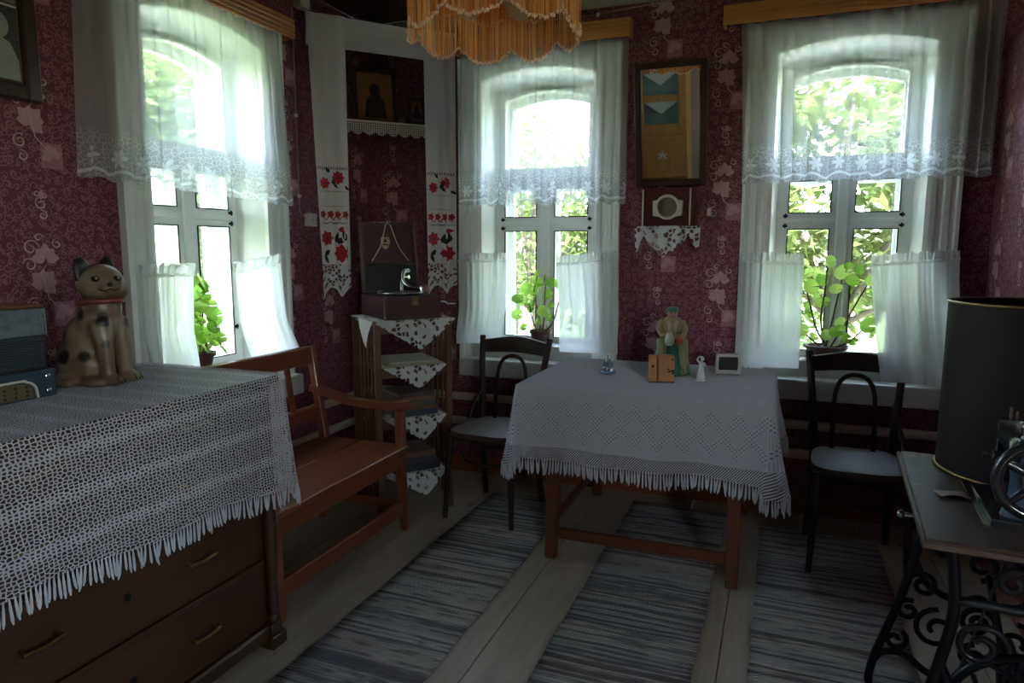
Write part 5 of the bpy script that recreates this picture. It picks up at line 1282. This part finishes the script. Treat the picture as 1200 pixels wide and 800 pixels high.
# ------------------------------------------------------------------ sewing machine on its treadle table
sm_o, sm_r = (.325, 1.665), R(-4)
sw_t = thing('treadle_sewing_table', 'wooden treadle table with a black cast iron base', 'sewing table', (sm_o[0], sm_o[1], .011), sm_r)
smM = Matrix.Translation((sm_o[0], sm_o[1], .011)) @ Matrix.Rotation(sm_r, 4, 'Z')
TX, TY, TH = .46, .735, .765
m = MB(); m.box(0, 0, TH - .024, TX, TY, TH); m.build('table_top', MAT['sew_wood'], sw_t, bevel=.004)
m = MB(); m.box(-.010, -.008, TH - .020, -.0002, TY + .008, TH - .004); m.build('edge_moulding', MAT['sew_wood'], sw_t, bevel=.003)
m = MB(); m.box(-.01, -.010, TH - .020, TX, -.0002, TH - .004); m.build('edge_moulding', MAT['sew_wood'], sw_t, bevel=.003)
m = MB(); m.box(.05, .12, TH - .065, TX - .03, TY - .05, TH - .0245); m.build('apron', MAT['felt_black'], sw_t)
m = MB(); m.box(.128, .145, TH, .38, .50, TH + .0015); m.build('machine_bed_plate', MAT['iron'], sw_t)
m = MB(); m.box(.125, .142, TH, .128, .50, TH + .0022); m.box(.125, .142, TH, .38, .145, TH + .0022); m.build('bed_edge', MAT['brass'], sw_t)
m = MB(); m.M = Matrix.Translation((-.004, .30, TH - .055)); m.tube([(-.02, 0, 0), (.02, 0, 0)], .006, 8); m.ball((-.022, 0, 0), .010, 10, 6); m.build('drawer_knob', MAT['steel'], sw_t, smooth=60)
I = MAT['iron']
for yf in (.085, TY - .05):                                         # two cast side frames with scrolls
    fr = MB(); r_ = .0115
    def P(*pts): return [(a, yf, z_) for a, z_ in pts]
    fr.tube(bez(P((.06, TH - .03), (.075, .58), (.055, .44), (.02, .28), (-.03, .11), (-.045, .03), (-.045, .0)), 6), [r_ * 1.15] * 37, 8)
    fr.tube(bez(P((.40, TH - .03), (.385, .58), (.405, .44), (.44, .28), (.485, .11), (.50, .03), (.50, .0)), 6), [r_ * 1.15] * 37, 8)
    fr.tube(bez(P((-.042, .07), (-.01, .115), (.05, .12), (.12, .075), (.23, .055), (.34, .075), (.41, .12), (.47, .115), (.497, .07)), 5), r_, 8)
    fr.tube(bez(P((.055, .44), (.10, .36), (.18, .33), (.23, .35), (.28, .33), (.36, .36), (.405, .44)), 5), r_, 8)
    fr.tube(P((.07, .60), (.39, .60)), r_, 8)
    fr.build('side_frame', I, sw_t, smooth=60)
    for cx, cz, rr_, a0, tn, sg in ((.13, .50, .055, 0, 1.4, 1), (.33, .50, .055, PI, 1.4, -1), (.13, .225, .065, PI / 2, 1.35, 1), (.33, .225, .065, PI / 2, 1.35, -1), (.02, .165, .035, 1, 1.1, -1), (.44, .165, .035, 2, 1.1, 1), (.23, .45, .045, -PI / 2, 1.2, 1), (.23, .16, .04, PI / 2, 1.2, 1), (.085, .36, .04, 2.5, 1.3, -1), (.375, .36, .04, .6, 1.3, 1), (.18, .66, .035, 0, 1.2, 1), (.28, .66, .035, PI, 1.2, -1), (.05, .27, .035, 1.2, 1.2, 1), (.41, .27, .035, 2, 1.2, -1), (.23, .27, .05, 0, 1.5, 1)):
        s_ = MB(); s_.tube([(a, yf, z_) for a, z_ in curl(cx, cz, rr_, a0, tn, sg, 26)], .0085, 7); s_.build('scroll', I, sw_t, smooth=60)
br = MB(); yb_, ya_ = TY - .05, .085
br.tube([(.25, ya_, .42), (.25, yb_, .16)], .010, 8); br.tube([(.25, ya_, .16), (.25, yb_, .42)], .010, 8); br.build('cross_brace', I, sw_t, smooth=60)
m = MB(); ring = [(.25, (ya_ + yb_) / 2 + .085 * math.cos(2 * PI * i / 32), .29 + .085 * math.sin(2 * PI * i / 32)) for i in range(32)]; m.tube(ring, .009, 7, closed=True); m.build('brace_medallion', I, sw_t, smooth=60)
for a in range(6):
    m = MB(); m.tube([(.25, (ya_ + yb_) / 2 + .03 * math.cos(a * PI / 3), .29 + .03 * math.sin(a * PI / 3)), (.25, (ya_ + yb_) / 2 + .085 * math.cos(a * PI / 3), .29 + .085 * math.sin(a * PI / 3))], .006, 6); m.build('medallion_spoke', I, sw_t)
fy = .15; fc = (.24, .30)                                           # flywheel
m = MB(); m.tube([(fc[0] + .158 * math.cos(2 * PI * i / 48), fy, fc[1] + .158 * math.sin(2 * PI * i / 48)) for i in range(48)], .013, 8, closed=True); m.build('flywheel_rim', I, sw_t, smooth=60)
m = MB(); m.M = Matrix.Translation((fc[0], fy, fc[1])) @ Matrix.Rotation(PI / 2, 4, 'X'); m.lathe([(.026, -.022), (.030, 0), (.026, .022)], 16); m.build('flywheel_hub', I, sw_t, smooth=50)
for a in range(5):
    t_ = a * 2 * PI / 5 + .3; m = MB(); m.tube(bez([(fc[0] + .02 * math.cos(t_), fy, fc[1] + .02 * math.sin(t_)), (fc[0] + .09 * math.cos(t_ + .22), fy, fc[1] + .09 * math.sin(t_ + .22)), (fc[0] + .155 * math.cos(t_), fy, fc[1] + .155 * math.sin(t_))], 5), .010, 7); m.build('flywheel_spoke', I, sw_t, smooth=60)
m = MB(); m.tube([(fc[0], fy, fc[1]), (fc[0] + .03, fy + .02, .10)], .006, 6); m.build('pitman_rod', MAT['steel'], sw_t)
for s in (-1, 1):
    m = MB(); m.tube([(fc[0] + s * .155, fy, fc[1] + .01), (fc[0] + s * .05, .16, TH - .03)], .0035, 6); m.build('drive_belt', MAT['felt_black'], sw_t)
pd = MB()
for i in range(9): pd.bar((.10, .28 + i * .033, .085), (.37, .28 + i * .033, .115), .012, .008)
for a in (.10, .37): pd.bar((a, .265, .10 - .015 + (a > .2) * .03), (a, .56, .10 - .015 + (a > .2) * .03), .014, .014)
tag(pd.build('treadle_plate', I, sw_t), kind='stuff')
m = MB(); m.tube([(.235, ya_, .10), (.235, yb_, .10)], .008, 8); m.build('treadle_axle', I, sw_t)

MAT['machine'] = plain('japanned_black', (.012, .013, .016), .18, scale=20, coat=.6); MAT['machine_blue'] = plain('worn_blue', (.030, .055, .085), .5, scale=22, noise_amt=.7)
sx = thing('sewing_machine', 'black cast iron sewing machine with handwheel and worn blue column', 'sewing machine', tuple(smM @ Vector((.20, .135, TH + .0025))), sm_r); sx.scale = (1, .74, 1)   # y runs away along the bed
m = MB(); m.box(-.065, -.01, 0, .125, .36, .020); m.build('bed', MAT['machine'], sx, bevel=.006, seg=2)
m = MB()
for i in range(9):
    t_ = i / 8
col = [(.042, 0), (.036, .025), (.030, .05), (.029, .09), (.032, .12), (.034, .14)]
m.lathe([(r, z_ + .02) for r, z_ in col], 20, (.0, .05, 0)); m.build('column', MAT['machine_blue'], sx, smooth=50)
m = MB(); m.tube(bez([(.0, .02, .160), (.0, .09, .172), (.0, .19, .168), (.0, .29, .165)], 6), [.036, .038, .038, .037, .036, .035, .034, .033, .032, .031, .030, .030, .029, .029, .028, .028, .028, .028, .028], 16); m.build('arm', MAT['machine'], sx, smooth=60)
m = MB(); m.box(-.026, .285, .045, .026, .325, .205); m.build('head_casting', MAT['machine'], sx, bevel=.008, seg=2)
m = MB(); m.box(-.020, .3255, .07, .020, .329, .19); m.build('face_plate', MAT['steel'], sx, bevel=.001)
m = MB(); m.tube([(0, .305, .022), (0, .305, .235)], .004, 8); m.tube([(.012, .305, .03), (.012, .305, .225)], .0035, 8); m.build('needle_bar', MAT['steel'], sx)
m = MB(); m.M = Matrix.Translation((-.028, .305, .11)) @ Matrix.Rotation(-PI / 2, 4, 'Y'); m.lathe([(.014, 0), (.014, .003), (.004, .004), (.004, .018), (.009, .018), (.009, .024)], 14); m.build('tension_dial', MAT['steel'], sx, smooth=40)
hwc = (.018, -.025, .120)
m = MB(); m.tube([(hwc[0] + .082 * math.cos(2 * PI * i / 48), hwc[1], hwc[2] + .082 * math.sin(2 * PI * i / 48)) for i in range(48)], .012, 10, closed=True); hwl = m.build('handwheel', MAT['machine'], sx, smooth=60)
for a in range(5):
    t_ = a * 2 * PI / 5; m = MB(); m.tube([(hwc[0] + .02 * math.cos(t_), hwc[1], hwc[2] + .02 * math.sin(t_)), (hwc[0] + .076 * math.cos(t_ + .15), hwc[1], hwc[2] + .076 * math.sin(t_ + .15))], [.011, .008], 8); m.build('wheel_spoke', MAT['machine'], hwl, smooth=60)
m = MB(); m.M = Matrix.Translation(hwc) @ Matrix.Rotation(PI / 2, 4, 'X'); m.lathe([(.034, -.012), (.036, .006), (.030, .018), (.010, .022)], 20); m.build('wheel_hub', plain('worn_hub', (.16, .10, .075), .4, .3), hwl, smooth=50)
m = MB(); m.lathe([(.016, 0), (.016, .004), (.010, .006), (.010, .024), (.016, .026), (.016, .030)], 16, (-.002, .035, .203)); m.build('thread_spool', MAT['ivory'], sx, smooth=40); m = MB(); m.lathe([(.013, .0065), (.013, .0235)], 16, (-.002, .035, .203)); m.build('spool_thread', plain('green_thread', (.10, .15, .12), .8), sx)
m = MB(); m.tube([(-.002, .035, .19), (-.002, .035, .24)], .002, 6); m.build('spool_pin', MAT['steel'], sx)
pp = MB(); pp.grid(lambda u, v: (-.035 + .075 * u, -.025 + .05 * v, .006 + .010 * math.sin(u * 3 + .4) * (1 - v)), 8, 4); o = pp.build('folded_cloth', cloth_mat('pink_scrap', (.46, .36, .34), None, .2), None, smooth=60, loc=tuple(smM @ Vector((.085, .325, TH + .001))), rot=(0, 0, R(10)), recalc=False)
k = o.modifiers.new('t', 'SOLIDIFY'); k.thickness = .004; tag(o, 'small pale cloth scrap by the drum on the sewing table', 'cloth')

# ------------------------------------------------------------------ dark drum on the sewing table
MAT['drum'] = plain('dark_brown_tin', (.014, .008, .007), .6, .0, scale=8, noise_amt=.35, spec=.2)
dm = thing('tin_drum', 'tall dark brown open cylinder with brass rims on the sewing table', 'drum', (.652, 2.262, TH + .0155))
Rd, Hd = .205, .475
m = MB(); m.lathe([(Rd, .006), (Rd, Hd), (Rd - .004, Hd), (Rd - .004, .010), (.002, .010)], 72, cap=False); m.build('drum_wall', MAT['drum'], dm, smooth=50)
for z_ in (.004, Hd):
    m = MB(); m.tube([((Rd + .001) * math.cos(2 * PI * i / 72), (Rd + .001) * math.sin(2 * PI * i / 72), z_) for i in range(72)], .004, 8, closed=True); m.build('brass_rim', MAT['brass'], dm, smooth=60)
m = MB(); m.box(-.012, -Rd - .008, .02, .012, -Rd + .001, Hd - .02); m.build('seam', MAT['drum'], dm, bevel=.002)

# ------------------------------------------------------------------ cupboard behind the camera, seen in the mirror
cb = thing('glazed_cupboard', 'yellow-brown cupboard with glass doors reflected in the wall mirror', 'cupboard', (-1.786, WB + .003, 0), PI)    # local -y faces the room
K = MAT['cupboard']; cw, cd, chh = .62, .40, 1.47
m = MB(); m.box(-cw, -cd, .06, -cw + .025, 0, chh); m.build('side_panel', K, cb); m = MB(); m.box(cw - .025, -cd, .06, cw, 0, chh); m.build('side_panel', K, cb)
m = MB(); m.box(-cw - .02, -cd - .02, chh, cw + .02, 0, chh + .03); m.build('cornice', K, cb, bevel=.006); m = MB(); m.box(-cw, -cd, 0, cw, 0, .06); m.build('plinth', K, cb)
m = MB(); m.box(-cw + .025, -cd + .05, .62, cw - .025, -cd + .06, chh - .01); m.build('light_catch_panel', plain('cupboard_inside', (.24, .34, .32), .6), cb)  # sheet added just behind the glass, placed there to catch window light
for z_ in (.56, 1.06):
    m = MB(); m.box(-cw + .025, -cd + .062, z_, cw - .025, -.02, z_ + .02); m.build('shelf', K, cb)
for s in (-1, 1):
    a, c = (-cw + .002, -.002) if s < 0 else (.002, cw - .002)
    d = MB(); fw = .095
    for b_ in ((a, .62, a + fw, 1.46), (c - fw, .62, c, 1.46), (a + fw, .62, c - fw, .757), (a + fw, 1.365, c - fw, 1.46), (a + fw, 1.026, c - fw, 1.108)): d.box(b_[0], -cd - .02, b_[1], b_[2], -cd - .001, b_[3])
    dd = d.build('glass_door', K, cb, bevel=.003)
    for z0_, z1_ in ((.757, 1.026), (1.108, 1.365)):
        g = MB(); g.box(a + fw, -cd - .012, z0_, c - fw, -cd - .009, z1_); g.build('pane', MAT['glass'], dd)
        g = MB(); mid = (a + c) / 2; g.prism([(a + fw + .005, z1_ - .002), (c - fw - .005, z1_ - .002), (mid, z1_ - .15)], -cd + .004, -cd + .007); g.build('shelf_doily', MAT['white_paint'], dd)
    d = MB(); d.box(a, -cd - .02, .08, c, -cd - .001, .555); dd = d.build('lower_door', K, cb, bevel=.004)
    g = MB(); g.box(a + .06, -cd - .026, .15, c - .06, -cd - .0205, .50); g.build('door_panel', K, dd, bevel=.006)
    g = MB(); mid = (a + c) / 2
    for i in range(5): flat(g, petal_poly(mid, .36, R(-30 + i * 60), .075, .014), cd + .0268)
    g.build('painted_sprig', MAT['ivory'], dd, recalc=False)
    g = MB(); g.ball((-s * -.035 if s > 0 else -.035, -cd - .032, 0.40), .012, 10, 8); g.build('knob', MAT['brass'], dd)
m = MB(); m.box(-cw + .002, -cd - .018, .558, cw - .002, -cd, .618); m.build('waist_rail', K, cb)
dorr = thing('door_1', None, None, (-.75, WB + .001, 0), PI, kind='structure')
MAT['door_paint'] = plain('door_paint', (.36, .29, .25), .5, noise_amt=.08)
for x0_, x1_ in ((-.44, -.31), (.31, .44)):
    m = MB(); m.box(x0_, -.03, 0, x1_, 0, 2.08); m.build('door_jamb', MAT['door_paint'], dorr)
m = MB(); m.box(-.44, -.03, 2.08, .44, 0, 2.17); m.build('door_head', MAT['door_paint'], dorr)
m = MB(); m.box(-.309, -.02, .01, .309, 0, 2.079); dl_ = m.build('door_leaf', MAT['dark_wood'], dorr)
m = MB(); m.ball((.25, -.05, 1.0), .025); m.tube([(.25, -.05, 1.0), (.25, -.015, 1.0)], .01); m.build('door_handle', MAT['brass'], dl_)

# ------------------------------------------------------------------ garden
GZ = -.75
def lawn_mat():
    b = NB('lawn'); co = b.coord(); n = b.n('TexNoise', {'Vector': co, 'Scale': 3, 'Detail': 6}).outputs[0]
    c = b.ramp(n, [(.35, (.10, .16, .04)), (.55, (.26, .34, .10)), (.7, (.45, .44, .28))]); return b.surf(b.pbr(c, .9))
m = MB(); m.add([(-60, -40, GZ), (60, -40, GZ), (60, 80, GZ), (-60, 80, GZ)], [(0, 1, 2, 3)]); tag(m.build('ground', lawn_mat(), None), kind='structure')
m = MB(); m.add([(-12, 5.2, GZ + .01), (14, 5.2, GZ + .01), (14, 7.4, GZ + .01), (-12, 7.4, GZ + .01)], [(0, 1, 2, 3)]); tag(m.build('garden_path', plain('pale_gravel', (.58, .55, .48), .9, scale=30), None), kind='structure')
def leafy(name, c0, c1, c2):
    def f(b):
        n = b.n('TexNoise', {'Vector': b.coord(), 'Scale': 2.2, 'Detail': 5, 'Roughness': .8}).outputs[0]
        return b.ramp(n, [(.32, c0), (.5, c1), (.68, c2)])
    return cloth_mat(name, f, None, .45)
MAT['leaf_a'] = leafy('apple_foliage', (.055, .085, .028), (.16, .21, .065), (.31, .35, .15)); MAT['leaf_b'] = leafy('lilac_foliage', (.045, .075, .032), (.13, .18, .07), (.25, .30, .14)); MAT['bark'] = wood('bark', (.05, .038, .03), (.12, .09, .07), 'z', 2, .9)
def tree(loc, h, crown, n, leafs, mat, label, seed, name='garden_tree', trunk=.09, groups='garden trees outside'):
    """crown: list of (cx, cy, cz, rx, ry, rz) blobs relative to the trunk foot."""
    t = thing(name, label, 'tree' if 'tree' in name else 'bush', loc, 0, groups); rnd = random.Random(seed)
    m = MB(); m.tube(bez([(0, 0, 0), (.05, .03, h * .25), (-.04, .02, h * .5), (.02, 0, h * .8)], 4), [trunk * (1 - .7 * i / 12) for i in range(13)], 10); m.build('trunk', MAT['bark'], t, smooth=60)
    bm_ = MB()
    for c in crown[:6]: bm_.tube(bez([(0, 0, h * .3), (c[0] * .5, c[1] * .5, (h * .3 + c[2]) / 2 + .1), (c[0], c[1], c[2])], 4), [trunk * .4 * (1 - .8 * i / 8) for i in range(9)], 6)
    bm_.build('branches', MAT['bark'], t, smooth=60)
    m = MB(); tot = sum(c[3] * c[4] * c[5] for c in crown); V = []; Fc = []
    for c in crown:
        for _ in range(int(n * c[3] * c[4] * c[5] / tot)):
            while True:
                p = Vector((rnd.uniform(-1, 1), rnd.uniform(-1, 1), rnd.uniform(-1, 1))); L = p.length
                if .35 < L < 1 + .12 * rnd.random(): break
            p = Vector((c[0] + p.x * c[3], c[1] + p.y * c[4], c[2] + p.z * c[5]))
            s = leafs * rnd.uniform(.6, 1.3); a = Vector((rnd.gauss(0, 1), rnd.gauss(0, 1), rnd.gauss(0, .55) - .2)).normalized(); q = a.cross(Vector((rnd.gauss(0, .4), rnd.gauss(0, .4), 1))).normalized(); nn = a.cross(q)
            o_ = len(V); V += [p, p + a * s * .45 + q * s * .30 + nn * s * .08, p + a * s, p + a * s * .45 - q * s * .30 + nn * s * .08]; Fc += [(o_, o_ + 1, o_ + 2), (o_, o_ + 2, o_ + 3)]
    m.v = V; m.f = Fc; m.m = [0] * len(Fc)
    tag(m.build('foliage', mat, t, recalc=False), kind='stuff'); return t
def blobs(seed, k, r, zc, sp, rs):
    rnd = random.Random(seed); return [(rnd.uniform(-sp[0], sp[0]), rnd.uniform(-sp[1], sp[1]), zc + rnd.uniform(-sp[2], sp[2]), rs * rnd.uniform(.7, 1.2), rs * rnd.uniform(.7, 1.2), rs * rnd.uniform(.6, 1)) for _ in range(k)]
tree((.55, 7.6, GZ), 4.6, blobs(1, 14, 0, 3.1, (1.5, .8, 1.2), .75), 9000, .16, MAT['leaf_a'], 'broad leafy tree close outside the right window', 41)
tree((2.4, 10.5, GZ), 6.0, blobs(2, 14, 0, 3.8, (1.8, 1.0, 1.7), 1.0), 9000, .20, MAT['leaf_b'], 'taller tree further off to the right outside the right window', 42)
tree((-1.1, 9.8, GZ), 4.4, blobs(3, 14, 0, 2.2, (1.2, .8, 1.4), .75), 6000, .17, MAT['leaf_b'], 'tree between the middle and right windows outside', 43)
tree((-3.6, 10.2, GZ), 3.9, blobs(4, 15, 0, 2.5, (1.5, .8, 1.15), .70), 9000, .14, MAT['leaf_a'], 'low rounded tree outside the middle window', 44)
tree((-5.2, 13.5, GZ), 4.4, blobs(5, 14, 0, 2.7, (1.6, 1.0, 1.1), .9), 9000, .18, MAT['leaf_b'], 'distant tree seen to the left through the middle window', 45)
tree((-6.4, 5.2, GZ), 4.6, blobs(6, 16, 0, 2.9, (1.0, 1.5, 1.4), .8), 10000, .16, MAT['leaf_b'], 'tree close outside the left wall window', 46)
tree((-9.8, 9.4, GZ), 5.2, blobs(7, 14, 0, 3.1, (1.2, 1.8, 1.6), 1.0), 9000, .19, MAT['leaf_a'], 'tree further back outside the left wall window', 47)
tree((-5.6, 7.4, GZ), 4.8, blobs(8, 14, 0, 2.9, (.9, 1.3, 1.5), .85), 8000, .17, MAT['leaf_a'], 'leafy tree filling the right side of the left wall window', 48)
